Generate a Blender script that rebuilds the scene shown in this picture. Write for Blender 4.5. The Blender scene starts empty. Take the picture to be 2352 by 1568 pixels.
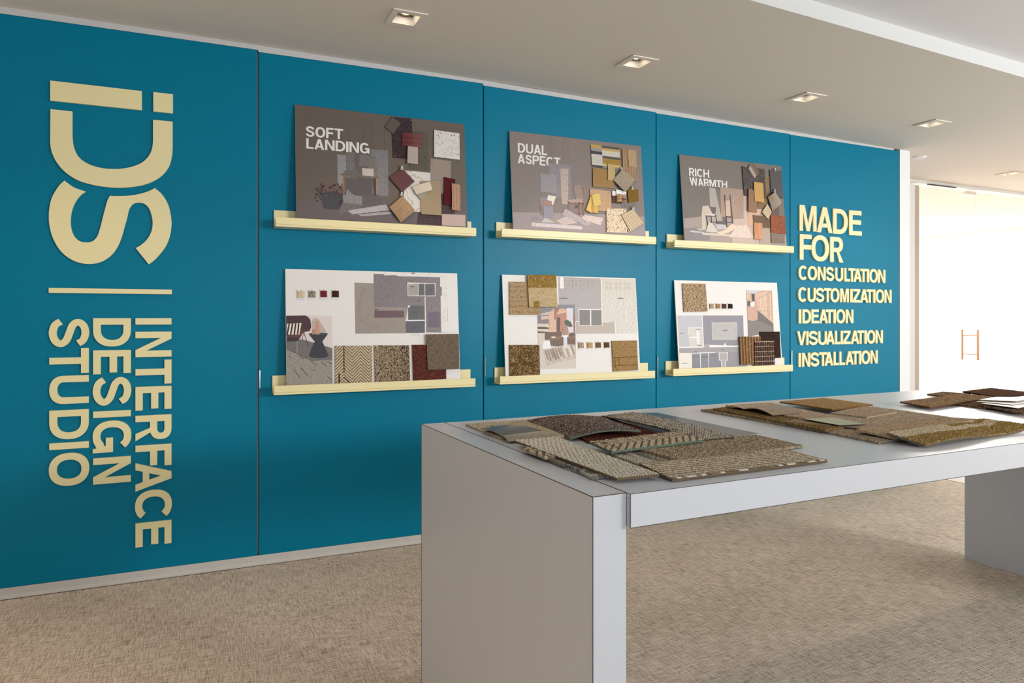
import bpy, math, random
import numpy as np
from mathutils import Vector, Matrix
from mathutils.geometry import tessellate_polygon as _tess

def tessellate_polygon(loops):                    # filled at a comfortable scale: the fill is imprecise on tiny outlines
    return _tess([[p * 1000.0 for p in l] for l in loops])

scene = bpy.context.scene
COL = scene.collection

# ------------------------------------------------------------------ camera
IMW, IMH = 2352, 1568
FOC = 1551.9135
CAM = np.array([-0.316576, -3.631526, 1.274352])
YAW, PITCH, ROLL = 0.392834, 0.0, 0.0
PPX, PPY = 1085.3825, 728.5113            # a level camera with a shifted lens

def cam_axes():
    cy, sy = math.cos(YAW), math.sin(YAW)
    f = np.array([sy * math.cos(PITCH), cy * math.cos(PITCH), math.sin(PITCH)])
    r = np.array([cy, -sy, 0.0])
    u = np.cross(r, f)
    return (r * math.cos(ROLL) + u * math.sin(ROLL),
            u * math.cos(ROLL) - r * math.sin(ROLL), f)
AR, AU, AF = cam_axes()
cd = bpy.data.cameras.new('camera')
cam = bpy.data.objects.new('camera', cd)
COL.objects.link(cam)
cd.sensor_width = 36.0
cd.sensor_fit = 'HORIZONTAL'
cd.lens = FOC / IMW * 36.0
cd.clip_start = 0.05
cd.shift_x = (IMW / 2 - PPX) / IMW
cd.shift_y = (PPY - IMH / 2) / IMW
M = Matrix.Identity(4)
for i in range(3):
    M[i][0], M[i][1], M[i][2], M[i][3] = AR[i], AU[i], -AF[i], CAM[i]
cam.matrix_world = M
scene.camera = cam

# ------------------------------------------------------------------ view, world, daylight
vs = scene.view_settings
vs.view_transform = 'Standard'
vs.look = 'None'
vs.gamma = 1.0
vs.use_curve_mapping = False
vs.exposure = 0.0

world = bpy.data.worlds.new('world')
scene.world = world
world.use_nodes = True
bg = world.node_tree.nodes['Background']
bg.inputs[0].default_value = (0.80, 0.90, 1.0, 1)
bg.inputs[1].default_value = 1.0

def area(name, loc, target, sx, sy, power, color, spread=180):
    l = bpy.data.lights.new(name, 'AREA')
    l.shape = 'RECTANGLE'
    l.size, l.size_y = sx, sy
    l.energy = power
    l.color = color
    l.spread = math.radians(spread)
    o = bpy.data.objects.new(name, l)
    COL.objects.link(o)
    o.location = loc
    d = Vector(target) - Vector(loc)
    o.rotation_euler = d.to_track_quat('-Z', 'Y').to_euler()
    return o
# daylight: right-hand window wall, two windows in the rear wall, and the bright room behind the glass front
area('window_light_right', (7.25, -3.6, 1.5), (3.0, -3.6, 2.6), 4.0, 2.2, 78, (0.84, 0.93, 1.0), 150)
area('window_light_rear_right', (5.9, -7.45, 2.22), (2.4, 0, 1.4), 2.0, 0.75, 78, (1.0, 0.98, 0.955), 85)
area('window_light_rear_left', (0.2, -5.3, 1.4), (0.4, 0, 1.1), 1.7, 1.5, 27, (0.58, 0.78, 1.0))
area('next_room_light', (8.2, 2.4, 2.5), (8.2, 2.4, 0), 4.2, 2.2, 430, (1.0, 0.975, 0.94))
# unseen warm spots at left: wall row continued, stronger ones added as fill
def spot(name, loc, power, ang=110):
    l = bpy.data.lights.new(name, 'SPOT'); l.energy = power; l.color = (1.0, .77, .55)
    l.spot_size = math.radians(ang); l.spot_blend = .7; l.shadow_soft_size = .04
    o = bpy.data.objects.new(name, l); COL.objects.link(o); o.location = loc
    return o
for sx, sy in ((-.85, -.82), (-2.1, -.85), (-2.2, -2.4), (-2.0, -3.9)):
    spot('downlight_or_fill', (sx, sy, 2.55), 14 if sy > -1 else 115)

# ------------------------------------------------------------------ helpers
def hit(u, v, n, val):
    d = AF + AR * (u - PPX) / FOC - AU * (v - PPY) / FOC
    n = np.asarray(n, float)
    t = (val - CAM @ n) / (d @ n)
    return CAM + t * d
def wall(u, v, y=0.0): return hit(u, v, (0, 1, 0), y)
ZX = [-3.4, -1.12, 0.1, 1.51, 3.0, 4.6, 5.4, 10.8]  # the ceiling falls very slightly to the right
ZZ = [2.686, 2.680, 2.673, 2.661, 2.632, 2.600, 2.592, 2.570]
def zc(x): return float(np.interp(x, ZX, ZZ))
def ceil_hit(u, v):
    z = 2.63
    for _ in range(12):
        p = hit(u, v, (0, 0, 1), z); z = zc(p[0])
    return p

def lin(c):
    return tuple((x / 12.92 if x <= 0.04045 else ((x + 0.055) / 1.055) ** 2.4) for x in [q / 255.0 for q in c])
def alb(c, k=1.0, mx=0.80):
    return tuple(min(mx, x * k) for x in lin(c))

def tag(o, label=None, cat=None, group=None, kind=None):
    if label: o['label'] = label
    if cat: o['category'] = cat
    if group: o['group'] = group
    if kind: o['kind'] = kind
    return o
def empty(name, loc, label=None, cat=None, group=None):
    o = bpy.data.objects.new(name, None)
    COL.objects.link(o)
    o.empty_display_size = 0.02
    o.location = loc
    return tag(o, label, cat, group)
def link(name, me, mats, parent=None, origin=None):
    """link a mesh given in world coordinates; the origin is moved to `origin`"""
    if not isinstance(mats, (list, tuple)): mats = [mats]
    for m in mats: me.materials.append(m)
    o = bpy.data.objects.new(name, me)
    COL.objects.link(o)
    if origin is None:
        n = len(me.vertices)
        co = np.empty(n * 3); me.vertices.foreach_get('co', co)
        co = co.reshape(-1, 3)
        origin = (co.min(0) + co.max(0)) / 2
    me.transform(Matrix.Translation(-Vector(origin)))
    if parent is not None:
        o.parent = parent
        o.location = Vector(origin) - Vector(parent['_w'] if '_w' in parent else parent.location)
    else:
        o.location = Vector(origin)
    o['_w'] = [float(x) for x in origin]
    return o
class MB:
    def __init__(s): s.v = []; s.f = []; s.m = []
    def face(s, pts, mi=0):
        b = len(s.v); s.v += [tuple(map(float, p)) for p in pts]; s.f.append(tuple(range(b, b + len(pts)))); s.m.append(mi)
    def box(s, x0, x1, y0, y1, z0, z1, mi=0, T=None):
        P = [(x, y, z) for z in (z0, z1) for y in (y0, y1) for x in (x0, x1)]
        if T: P = [T(*p) for p in P]
        b = len(s.v); s.v += P
        for f in ((0, 2, 3, 1), (4, 5, 7, 6), (0, 1, 5, 4), (2, 6, 7, 3), (0, 4, 6, 2), (1, 3, 7, 5)):
            s.f.append(tuple(b + i for i in f)); s.m.append(mi)
    def prism(s, loop, off, mi=0):
        """closed prism from a planar loop of points pushed by off"""
        n = len(loop); b = len(s.v)
        s.v += [tuple(map(float, p)) for p in loop] + [tuple(float(a + c) for a, c in zip(p, off)) for p in loop]
        s.f.append(tuple(range(b, b + n))); s.m.append(mi)
        s.f.append(tuple(range(b + 2 * n - 1, b + n - 1, -1))); s.m.append(mi)
        for i in range(n):
            j = (i + 1) % n
            s.f.append((b + j, b + i, b + n + i, b + n + j)); s.m.append(mi)
    def tube(s, p, q, r, n=12, mi=0):
        p = Vector(p); q = Vector(q); d = (q - p).normalized()
        a = d.orthogonal().normalized(); c = d.cross(a)
        loop = [p + a * r * math.cos(2 * math.pi * i / n) + c * r * math.sin(2 * math.pi * i / n) for i in range(n)]
        s.prism(loop, q - p, mi)
    def ball(s, c, r, nu=10, nv=6, mi=0):
        c = Vector(c)
        rings = []
        for j in range(nv + 1):
            th = math.pi * j / nv
            rings.append([c + Vector((r * math.sin(th) * math.cos(2 * math.pi * i / nu), r * math.sin(th) * math.sin(2 * math.pi * i / nu), r * math.cos(th))) for i in range(nu)])
        for j in range(nv):
            for i in range(nu):
                k = (i + 1) % nu
                s.face([rings[j][i], rings[j + 1][i], rings[j + 1][k], rings[j][k]], mi)
    def mesh(s, name):
        me = bpy.data.meshes.new(name)
        me.from_pydata(s.v, [], s.f)
        me.polygons.foreach_set('material_index', s.m)
        me.update()
        return me
def bevel(o, w, seg=2):
    m = o.modifiers.new('bevel', 'BEVEL'); m.width = w; m.segments = seg; m.limit_method = 'ANGLE'
    m.harden_normals = False

# ------------------------------------------------------------------ materials
def new_mat(name):
    m = bpy.data.materials.new(name); m.use_nodes = True
    return m, m.node_tree, m.node_tree.nodes['Principled BSDF']
def plain(name, rgb, rough=0.5, bump=0.0, scale=300, spec=0.5, metal=0.0, var=0.0):
    m, t, b = new_mat(name)
    b.inputs['Roughness'].default_value = rough
    b.inputs['Metallic'].default_value = metal
    b.inputs['Specular IOR Level'].default_value = spec
    tc = t.nodes.new('ShaderNodeTexCoord')
    no = t.nodes.new('ShaderNodeTexNoise'); no.inputs['Scale'].default_value = scale; no.inputs['Detail'].default_value = 3
    t.links.new(tc.outputs['Object'], no.inputs['Vector'])
    mx = t.nodes.new('ShaderNodeMix'); mx.data_type = 'RGBA'
    mx.inputs[6].default_value = (*[c * (1 - var) for c in rgb], 1)
    mx.inputs[7].default_value = (*[min(1, c * (1 + var)) for c in rgb], 1)
    t.links.new(no.outputs['Fac'], mx.inputs[0])
    t.links.new(mx.outputs[2], b.inputs['Base Color'])
    if bump:
        bp = t.nodes.new('ShaderNodeBump'); bp.inputs['Strength'].default_value = bump; bp.inputs['Distance'].default_value = 0.002
        t.links.new(no.outputs['Fac'], bp.inputs['Height']); t.links.new(bp.outputs['Normal'], b.inputs['Normal'])
    return m
MAT = {}
MAT['teal'] = plain('teal_paint', (0.0, 0.176, 0.288), 0.36, 0.22, 230, 0.12, var=0.03)
MAT['yellow'] = plain('yellow_paint', (0.80, 0.71, 0.39), 0.38, 0.04, 400, 0.4, var=0.01)
MAT['ceil'] = plain('ceiling_paint', (0.80, 0.735, 0.65), 0.9, 0.05, 60, 0.2, var=0.01)
MAT['white'] = plain('white_paint', (0.82, 0.82, 0.81), 0.6, 0.03, 100, 0.3, var=0.01)
MAT['laminate'] = plain('white_laminate', (0.61, 0.605, 0.615), 0.33, 0.02, 900, 0.5, var=0.008)
MAT['edge'] = plain('brown_edge_line', (0.10, 0.075, 0.06), 0.5)
MAT['alu'] = plain('brushed_aluminium', (0.62, 0.62, 0.64), 0.3, 0.05, 500, 0.5, 1.0)
MAT['chrome'] = plain('chrome', (0.8, 0.8, 0.8), 0.12, 0, 100, 0.5, 1.0)
MAT['copper'] = plain('brushed_copper', (0.55, 0.33, 0.22), 0.3, 0.05, 500, 0.5, 1.0)
MAT['black'] = plain('black_plastic', (0.012, 0.012, 0.012), 0.5)
MAT['base'] = plain('vinyl_baseboard', (0.52, 0.49, 0.45), 0.5, 0.06, 40, 0.4, var=0.05)
MAT['board'] = plain('white_board', (0.745, 0.715, 0.69), 0.5, 0.0, 100, 0.4, var=0.005)
MAT['foam'] = plain('board_edge', (0.62, 0.58, 0.52), 0.7)
MAT['brass'] = plain('dark_brass', (0.35, 0.26, 0.14), 0.35, 0.0, 100, 0.5, 0.8)
MAT['dark_metal'] = plain('dark_metal', (0.06, 0.045, 0.03), 0.45, 0.0, 100, 0.5, 0.3)

def attr_mat(name, rough, spec=0.3, bump=0.0, scale=900, sheen=0.0):
    m, t, b = new_mat(name)
    a = t.nodes.new('ShaderNodeAttribute'); a.attribute_name = 'Col'
    t.links.new(a.outputs['Color'], b.inputs['Base Color'])
    b.inputs['Roughness'].default_value = rough
    b.inputs['Specular IOR Level'].default_value = spec
    if bump:
        tc = t.nodes.new('ShaderNodeTexCoord')
        no = t.nodes.new('ShaderNodeTexNoise'); no.inputs['Scale'].default_value = scale
        t.links.new(tc.outputs['Object'], no.inputs['Vector'])
        bp = t.nodes.new('ShaderNodeBump'); bp.inputs['Strength'].default_value = bump; bp.inputs['Distance'].default_value = 0.001
        t.links.new(no.outputs['Fac'], bp.inputs['Height']); t.links.new(bp.outputs['Normal'], b.inputs['Normal'])
    return m
MAT['yarn'] = attr_mat('carpet_yarn', 0.95, 0.08, 0.5, 1500)
MAT['cloth'] = attr_mat('woven_cloth', 0.85, 0.15, 0.25, 1200)
MAT['smooth'] = attr_mat('smooth_sample', 0.38, 0.5, 0.05, 700)
MAT['leather'] = attr_mat('leather', 0.42, 0.45, 0.2, 900)
MAT['sheen'] = attr_mat('vinyl_plank', 0.28, 0.5, 0.08, 700)

PRINT = {}
def ink(rgb, style='flat'):
    key = (tuple(rgb), style)
    if key in PRINT: return PRINT[key]
    a = alb(rgb)
    if style == 'flat':
        m = plain('printed_ink', a, 0.45, 0.0, 200, 0.35, var=0.02)
    elif style == 'speck':
        m = plain('printed_speckle', a, 0.45, 0.0, 350, 0.35, var=0.45)
    else:                                   # streaks along the vertical / horizontal
        m, t, b = new_mat('printed_streaks')
        tc = t.nodes.new('ShaderNodeTexCoord'); mp = t.nodes.new('ShaderNodeMapping')
        mp.inputs['Scale'].default_value = (420, 1, 70) if style == 'vert' else (60, 1, 420)
        if style == 'diag':
            mp.inputs['Rotation'].default_value = (0, 0.7, 0); mp.inputs['Scale'].default_value = (260, 1, 60)
        no = t.nodes.new('ShaderNodeTexNoise'); no.inputs['Scale'].default_value = 1; no.inputs['Detail'].default_value = 2
        t.links.new(tc.outputs['Object'], mp.inputs['Vector']); t.links.new(mp.outputs['Vector'], no.inputs['Vector'])
        cr = t.nodes.new('ShaderNodeValToRGB')
        cr.color_ramp.elements[0].position = 0.35; cr.color_ramp.elements[1].position = 0.65
        cr.color_ramp.elements[0].color = (*[c * 0.68 for c in a], 1)
        cr.color_ramp.elements[1].color = (*[min(0.9, c * 1.25) for c in a], 1)
        t.links.new(no.outputs['Fac'], cr.inputs['Fac']); t.links.new(cr.outputs['Color'], b.inputs['Base Color'])
        b.inputs['Roughness'].default_value = 0.45
    PRINT[key] = m
    return m

def carpet_mat():
    m, t, b = new_mat('linen_look_carpet')
    tc = t.nodes.new('ShaderNodeTexCoord')
    def noise(sx, sy, det=2, rough=0.6, rot=0.0):
        mp = t.nodes.new('ShaderNodeMapping'); mp.inputs['Scale'].default_value = (sx, sy, 1); mp.inputs['Rotation'].default_value = (0, 0, rot)
        no = t.nodes.new('ShaderNodeTexNoise'); no.inputs['Scale'].default_value = 1; no.inputs['Detail'].default_value = det; no.inputs['Roughness'].default_value = rough
        t.links.new(tc.outputs['Object'], mp.inputs['Vector']); t.links.new(mp.outputs['Vector'], no.inputs['Vector'])
        return no.outputs['Fac']
    def ramp(s, a, c):
        r = t.nodes.new('ShaderNodeMapRange'); r.inputs[1].default_value = a; r.inputs[2].default_value = c
        t.links.new(s, r.inputs[0]); return r.outputs[0]
    def math_(op, a, c):
        n = t.nodes.new('ShaderNodeMath'); n.operation = op
        for i, x in enumerate((a, c)):
            if isinstance(x, (int, float)): n.inputs[i].default_value = x
            else: t.links.new(x, n.inputs[i])
        return n.outputs[0]
    w1 = ramp(noise(14, 210), 0.36, 0.66); w2 = ramp(noise(210, 14), 0.36, 0.66)
    loops = ramp(noise(330, 330, 1), 0.30, 0.70)
    big = ramp(noise(2.2, 3.0, 3), 0.3, 0.7)
    s = math_('ADD', math_('MULTIPLY', w1, 0.30), math_('MULTIPLY', w2, 0.30))
    s = math_('ADD', s, math_('MULTIPLY', loops, 0.50))
    s = math_('ADD', s, math_('MULTIPLY', big, 0.10))
    cr = t.nodes.new('ShaderNodeValToRGB')
    e = cr.color_ramp.elements
    e[0].position = 0.28; e[0].color = (0.25, 0.18, 0.125, 1)
    e[1].position = 0.86; e[1].color = (0.86, 0.74, 0.61, 1)
    x = e.new(0.55); x.color = (0.63, 0.52, 0.415, 1)
    t.links.new(s, cr.inputs['Fac']); t.links.new(cr.outputs['Color'], b.inputs['Base Color'])
    b.inputs['Roughness'].default_value = 0.95; b.inputs['Specular IOR Level'].default_value = 0.1
    bp = t.nodes.new('ShaderNodeBump'); bp.inputs['Strength'].default_value = 0.7; bp.inputs['Distance'].default_value = 0.004
    t.links.new(s, bp.inputs['Height']); t.links.new(bp.outputs['Normal'], b.inputs['Normal'])
    return m
MAT['carpet'] = carpet_mat()

def glass_mat():
    m, t, b = new_mat('clear_glass')
    t.nodes.remove(b)
    tr = t.nodes.new('ShaderNodeBsdfTransparent'); tr.inputs[0].default_value = (0.95, 0.965, 0.955, 1)
    gl = t.nodes.new('ShaderNodeBsdfGlossy'); gl.inputs['Roughness'].default_value = 0.02
    lw = t.nodes.new('ShaderNodeLayerWeight'); lw.inputs[0].default_value = 0.5
    pw = t.nodes.new('ShaderNodeMath'); pw.operation = 'POWER'; pw.inputs[1].default_value = 4.5
    fr = t.nodes.new('ShaderNodeMath'); fr.operation = 'MULTIPLY_ADD'; fr.inputs[1].default_value = 0.8; fr.inputs[2].default_value = 0.035
    t.links.new(lw.outputs['Facing'], pw.inputs[0]); t.links.new(pw.outputs[0], fr.inputs[0])
    mx = t.nodes.new('ShaderNodeMixShader')
    t.links.new(fr.outputs[0], mx.inputs[0]); t.links.new(tr.outputs[0], mx.inputs[1]); t.links.new(gl.outputs[0], mx.inputs[2])
    t.links.new(mx.outputs[0], t.nodes['Material Output'].inputs['Surface'])
    return m
MAT['glass'] = glass_mat()
def emit(name, rgb, s):
    m, t, b = new_mat(name)
    b.inputs['Base Color'].default_value = (*rgb, 1)
    b.inputs['Emission Color'].default_value = (*rgb, 1); b.inputs['Emission Strength'].default_value = s
    return m
MAT['bulb'] = emit('lamp_bulb', (1.0, 0.80, 0.55), 30)

# ------------------------------------------------------------------ the room
def struct(name, mb, mat, parent=None):
    return tag(link(name, mb.mesh(name), mat, parent), kind='structure' if parent is None else None)

XL, XR, YR, YB = -3.2, 10.6, -7.6, 4.2
mb = MB(); mb.box(XL, 5.151, YR, 0.05, -0.05, 0.0); mb.box(5.151, XR, YR, -2.2, -0.05, 0.0)
struct('floor', mb, MAT['carpet'])
mb = MB(); mb.box(5.153, XR, -2.2, YB, -0.05, 0.002)
struct('floor.001', mb, plain('pale_floor_tile', (0.34, 0.265, 0.235), 0.5, 0.02, 30, 0.4, var=0.04))

# ceiling edge (lower ceiling over the wall side, raised ceiling over the camera side)
E0, E1 = ceil_hit(1722, 0), ceil_hit(2352, 178)
def edge_y(x): return float(E0[1] + (E1[1] - E0[1]) * (x - E0[0]) / (E1[0] - E0[0]))
DL = [((905, 18), (984, 33), (958, 62), (884, 52)), ((1457, 127), (1513, 138), (1465, 158), (1418, 148)),
      ((1853, 211), (1896, 221), (1850, 235), (1806, 228)), ((2147, 274), (2182, 281), (2135, 293), (2098, 287)),
      ((2325, 393), (2350, 397), (2314, 403), (2290, 400))]
centres = [np.mean([ceil_hit(*p) for p in q], axis=0) for q in DL]
HS = 0.057                                       # half size of a downlight opening
xs = sorted([XL, XR] + ZX[1:-1] + [c[0] + s * HS for c in centres for s in (-1, 1)])
mb = MB()
ys_in = sorted([c[1] + s * HS for c in centres for s in (-1, 1)])
def inside(x, y):
    return any(abs(x - c[0]) < HS * 0.999 and abs(y - c[1]) < HS * 0.999 for c in centres)
FT0, FT1 = wall(1866, 0, E0[1] + .01), wall(2352, 146, E1[1])
UPH = float((FT0[2] - zc(FT0[0]) + FT1[2] - zc(FT1[0])) / 2)
for i in range(len(xs) - 1):
    x0, x1 = xs[i], xs[i + 1]
    rows0 = [edge_y(x0)] + ys_in + [YB]; rows1 = [edge_y(x1)] + ys_in + [YB]
    for j in range(len(rows0) - 1):
        if inside((x0 + x1) / 2, (rows0[j] + rows0[j + 1]) / 2): continue
        mb.face([(x0, rows0[j], zc(x0)), (x0, rows0[j + 1], zc(x0)), (x1, rows1[j + 1], zc(x1)), (x1, rows1[j], zc(x1))])
cuts = [XL] + ZX[1:-1] + [XR]
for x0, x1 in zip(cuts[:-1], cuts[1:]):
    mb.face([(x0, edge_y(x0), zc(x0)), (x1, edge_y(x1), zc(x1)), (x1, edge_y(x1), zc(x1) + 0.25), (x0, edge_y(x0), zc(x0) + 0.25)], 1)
mb.face([(XL, edge_y(XL), 2.95), (XR, edge_y(XR), 2.95), (XR, YB, 2.95), (XL, YB, 2.95)])
struct('ceiling', mb, [MAT['ceil'], plain('bulkhead_shaded', (0.60, 0.60, 0.59), 0.7, 0.03, 80, 0.2, var=0.01)])  # fascia face coloured greyer to stand in for weaker light on it
mb = MB()
for x0, x1 in zip(cuts[:-1], cuts[1:]):
    mb.face([(x0, YR, zc(x0) + UPH), (x1, YR, zc(x1) + UPH), (x1, edge_y(x1), zc(x1) + UPH), (x0, edge_y(x0), zc(x0) + UPH)])
mb.face([(XL, YR, 2.9), (XR, YR, 2.9), (XR, edge_y(XR), 2.9), (XL, edge_y(XL), 2.9)])
struct('ceiling.001', mb, MAT['white'])

GY = float((ceil_hit(2089, 411)[1] + ceil_hit(2240, 432)[1]) / 2)
JX0, JX1 = 4.836, 4.952
mb = MB(); mb.box(XL, JX0 - 0.001, 0.046, GY, 0.0, 2.56); mb.box(XL, JX0 - 0.001, 0.046, GY, 2.56, 2.7, T=lambda x, y, z: (x, y, z if z < 2.69 else zc(x)))
struct('wall_back', mb, MAT['white'])
mb = MB(); mb.box(JX0, JX1, 0.0, GY, 0.0, 2.7, T=lambda x, y, z: (x, y, z if z < 2.69 else zc(x) - 0.001))
struct('trim_1', mb, MAT['white'])
mb = MB(); mb.box(XL - 0.1, XL, YR, 0.05, 0, 2.95)
struct('wall_left', mb, MAT['white'])
mb = MB()                                        # rear wall with a wide window opening
mb.box(1.7, 4.7, YR - .1, YR, 0, 2.95); mb.box(7.1, XR, YR - .1, YR, 0, 2.95)
mb.box(4.7, 7.1, YR - .1, YR, 0, 1.7); mb.box(4.7, 7.1, YR - .1, YR, 2.7, 2.95)
mb.box(1.6, 1.7, YR - .1, -5.4, 0, 2.95)
mb.box(XL, -.8, -5.5, -5.4, 0, 2.95); mb.box(1.2, 1.6, -5.5, -5.4, 0, 2.95); mb.box(-.8, 1.2, -5.5, -5.4, 0, .5); mb.box(-.8, 1.2, -5.5, -5.4, 2.3, 2.95)
struct('wall_rear', mb, MAT['white'])
mb = MB()                                        # right wall with a window opening
RX = 7.4
mb.box(RX, RX + .1, YR, -5.7, 0, 2.95); mb.box(RX, RX + .1, -1.1, -0.6, 0, 2.95); mb.box(RX + .1, XR, -.7, -.6, 0, 2.95); mb.box(XR, XR + .1, -.7, YB, 0, 2.95)
mb.box(RX, RX + .1, -5.7, -1.1, 0, .3); mb.box(RX, RX + .1, -5.7, -1.1, 2.65, 2.95)
struct('wall_right', mb, MAT['white'])
mb = MB(); mb.box(JX1, XR, YB, YB + .1, 0, 2.95); mb.box(JX1 - .1, JX1, GY + .01, YB, 0, 2.95)
struct('wall_far', mb, MAT['white'])

SE = [-1.24, -0.004, 1.2575, 2.4908, 3.6722, 4.829]  # panel joints along the wall
TOP = [(2.644, 2.648), (2.638, 2.642), (2.631, 2.617), (2.611, 2.597), (2.593, 2.583)]
mb = MB()                                        # white head track above the panels
for k_ in range(5):
    a_, b_ = SE[k_], SE[k_ + 1] - (.06 if k_ == 4 else 0)
    mb.box(a_, b_, 0.002, 0.044, 0, 1, T=lambda x, y, z: (x, y, (TOP[k_][0] if x == a_ else TOP[k_][1]) + .0015 if z == 0 else zc(x) - .0005))
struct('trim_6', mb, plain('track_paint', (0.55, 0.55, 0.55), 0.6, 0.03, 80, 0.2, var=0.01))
# vinyl baseboard with a curled toe
mb = MB()
prof = [(0.045, 0.050), (0.0, 0.050), (-0.001, 0.040), (-0.003, 0.020), (-0.008, 0.009), (-0.014, 0.006), (-0.014, 0.004), (0.045, 0.004)]
mb.prism([(XL, y, z) for y, z in prof], (JX0 - XL - 0.002, 0, 0))
struct('baseboard_back', mb, MAT['base'])
mb = MB(); mb.box(XL, JX0 - .002, -0.004, 0.045, 0.0, 0.004)
struct('toe_gap_shade', mb, MAT['black'])  # black strip painted in for the shade of the gap below the toe

# glass front of the next room
ztop = lambda x: zc(x) - 0.002
mb = MB(); mb.box(JX1 + .005, XR - .01, GY - .03, GY + .03, 0, 1, T=lambda x, y, z: (x, y, ztop(x) - (0.028 if z == 0 else 0)))
tr = struct('trim_3', mb, MAT['white'])
GX = float(wall(2239.5, 560, GY)[0])             # joint between door leaf and fixed pane
GL = float(wall(2105, 560, GY)[0])
mb = MB(); mb.box(GL, GX - .003, GY - .006, GY + .006, 0.012, 2.535)
door = struct('door_1', mb, MAT['glass'])
def on_glass(u, v, y): return wall(u, v, y)
hb = MB()
for y, s in ((GY - .075, 0), (GY + .075, 1)):
    a = wall(2237, 757, GY - .075); c = wall(2236, 828, GY - .075)
    hx = GX - 0.08
    hb.tube((hx, y, float(a[2])), (hx, y, float(c[2])), 0.012)
z0, z1 = float(wall(2236, 828, GY - .075)[2]), float(wall(2237, 757, GY - .075)[2])
for z in (z0 + (z1 - z0) * .2, z0 + (z1 - z0) * .81):
    hb.tube((GX - .08, GY - .075, z), (GX - .08, GY + .075, z), 0.008)
link('pull_handle', hb.mesh('pull_handle'), MAT['copper'], door)['label'] = 'copper bar pull handle'
pb = MB()
pa, pc = wall(2127, 421, GY - .02), wall(2192, 429, GY - .02)
pb.box(pa[0], pc[0], GY - .04, GY - .03, 0, 1, T=lambda x, y, z: (x, y, ztop(x) - .038 + .011 * z))
link('closer_slot', pb.mesh('closer_slot'), MAT['dark_metal'], door)
pb = MB(); pb.box(GX - .16, GX - .005, GY - .014, GY + .014, 2.505, 2.54)
link('patch_fitting', pb.mesh('patch_fitting'), MAT['chrome'], door)
mb = MB(); mb.box(GX + .003, XR - .02, GY - .006, GY + .006, 0.012, 2.54)
struct('window_1', mb, MAT['glass'])
mb = MB(); mb.box(float(wall(2093, 560, GY)[0]), GL - .006, GY - .03, GY + .03, 0.012, 2.535)
struct('trim_4', mb, plain('champagne_frame', (0.52, 0.42, 0.34), 0.4, 0, 100, 0.4))
mb = MB(); mb.box(JX1 + .005, float(wall(2092, 560, GY)[0]), GY - .04, GY + .04, 0.012, 2.54)
struct('trim_5', mb, MAT['white'])

# ------------------------------------------------------------------ blue sliding panels

PL = ['blue wall panel at far left carrying the large vertical yellow lettering',
      'blue wall panel with the two leftmost picture ledges',
      'blue wall panel behind the ledges between the second and third seams from the left',
      'blue wall panel behind the two ledges nearest the right-hand lettering',
      'narrowest-looking blue wall panel at the right end with horizontal yellow words']
panels = []
for k in range(5):
    g0, g1 = (0.003, 0.003)
    x0, x1 = SE[k] + (0 if k == 0 else g0), SE[k + 1] - g1
    if k == 0: x1 -= 0.004
    mb = MB(); mb.box(x0, x1, 0.0, 0.040, 0.0505, 1, T=lambda x, y, z: (x, y, z if z < .5 else TOP[k][0 if x == x0 else 1]))
    o = tag(link('wall_panel', mb.mesh('wall_panel'), MAT['teal']), PL[k], 'wall panel', 'row of blue wall panels')
    bevel(o, 0.002)
    panels.append(o)
    if k:
        px, v0, v1 = [(0, 0, 0), (597, 850, 891), (1112.5, 820, 862), (1508.5, 818, 868), (1817, 805, 846)][k]
        z1, z0 = float(wall(px, v0)[2]), float(wall(px, v1)[2])
        lb = MB(); lb.box(x0 + .001, x0 + .006, -0.010, -0.006, z0, z1)
        lb.box(x0 + .001, x0 + .006, -0.007, 0.001, z0, z0 + .008); lb.box(x0 + .001, x0 + .006, -0.007, 0.001, z1 - .008, z1)
        link('edge_pull', lb.mesh('edge_pull'), MAT['chrome'], o)['label'] = 'slim chrome edge pull'
sb = MB(); sb.box(SE[5] - .055, SE[5] - .004, .004, .03, TOP[4][1] - .001, TOP[4][1] + .010)
link('pivot_stop', sb.mesh('pivot_stop'), MAT['black'], panels[4])['label'] = 'small black stop on the top corner'

# ------------------------------------------------------------------ letters
def arc(cx, cy, rx, ry, a0, a1, n, p=2.25):
    out = []
    for i in range(n + 1):
        a = math.radians(a0 + (a1 - a0) * i / n); c, s = math.cos(a), math.sin(a)
        out.append((cx + rx * math.copysign(abs(c) ** (2 / p), c), cy + ry * math.copysign(abs(s) ** (2 / p), s)))
    return out
class Strip(list): pass                          # an outline made of two parallel sides
def tris_of(loops):
    if isinstance(loops[0], Strip):
        n = len(loops[0]); out = []
        for i in range(n // 2 - 1):
            a, b, c, d = i, i + 1, n - 2 - i, n - 1 - i
            out += [(a, b, c), (a, c, d)]
        return out
    return tessellate_polygon([[Vector((x, y, 0)) for x, y in l] for l in loops])
def stroke(cl, t):
    """outline of an open centre line of width t(i) in x and y"""
    L, Rr = [], []
    n = len(cl)
    for i in range(n):
        a = cl[max(0, i - 1)]; b = cl[min(n - 1, i + 1)]
        dx, dy = b[0] - a[0], b[1] - a[1]; m = math.hypot(dx, dy) or 1
        L.append((cl[i][0] - dy / m * t / 2, cl[i][1] + dx / m * t / 2)); Rr.append((cl[i][0] + dy / m * t / 2, cl[i][1] - dx / m * t / 2))
    return Strip(L + Rr[::-1])
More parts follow.
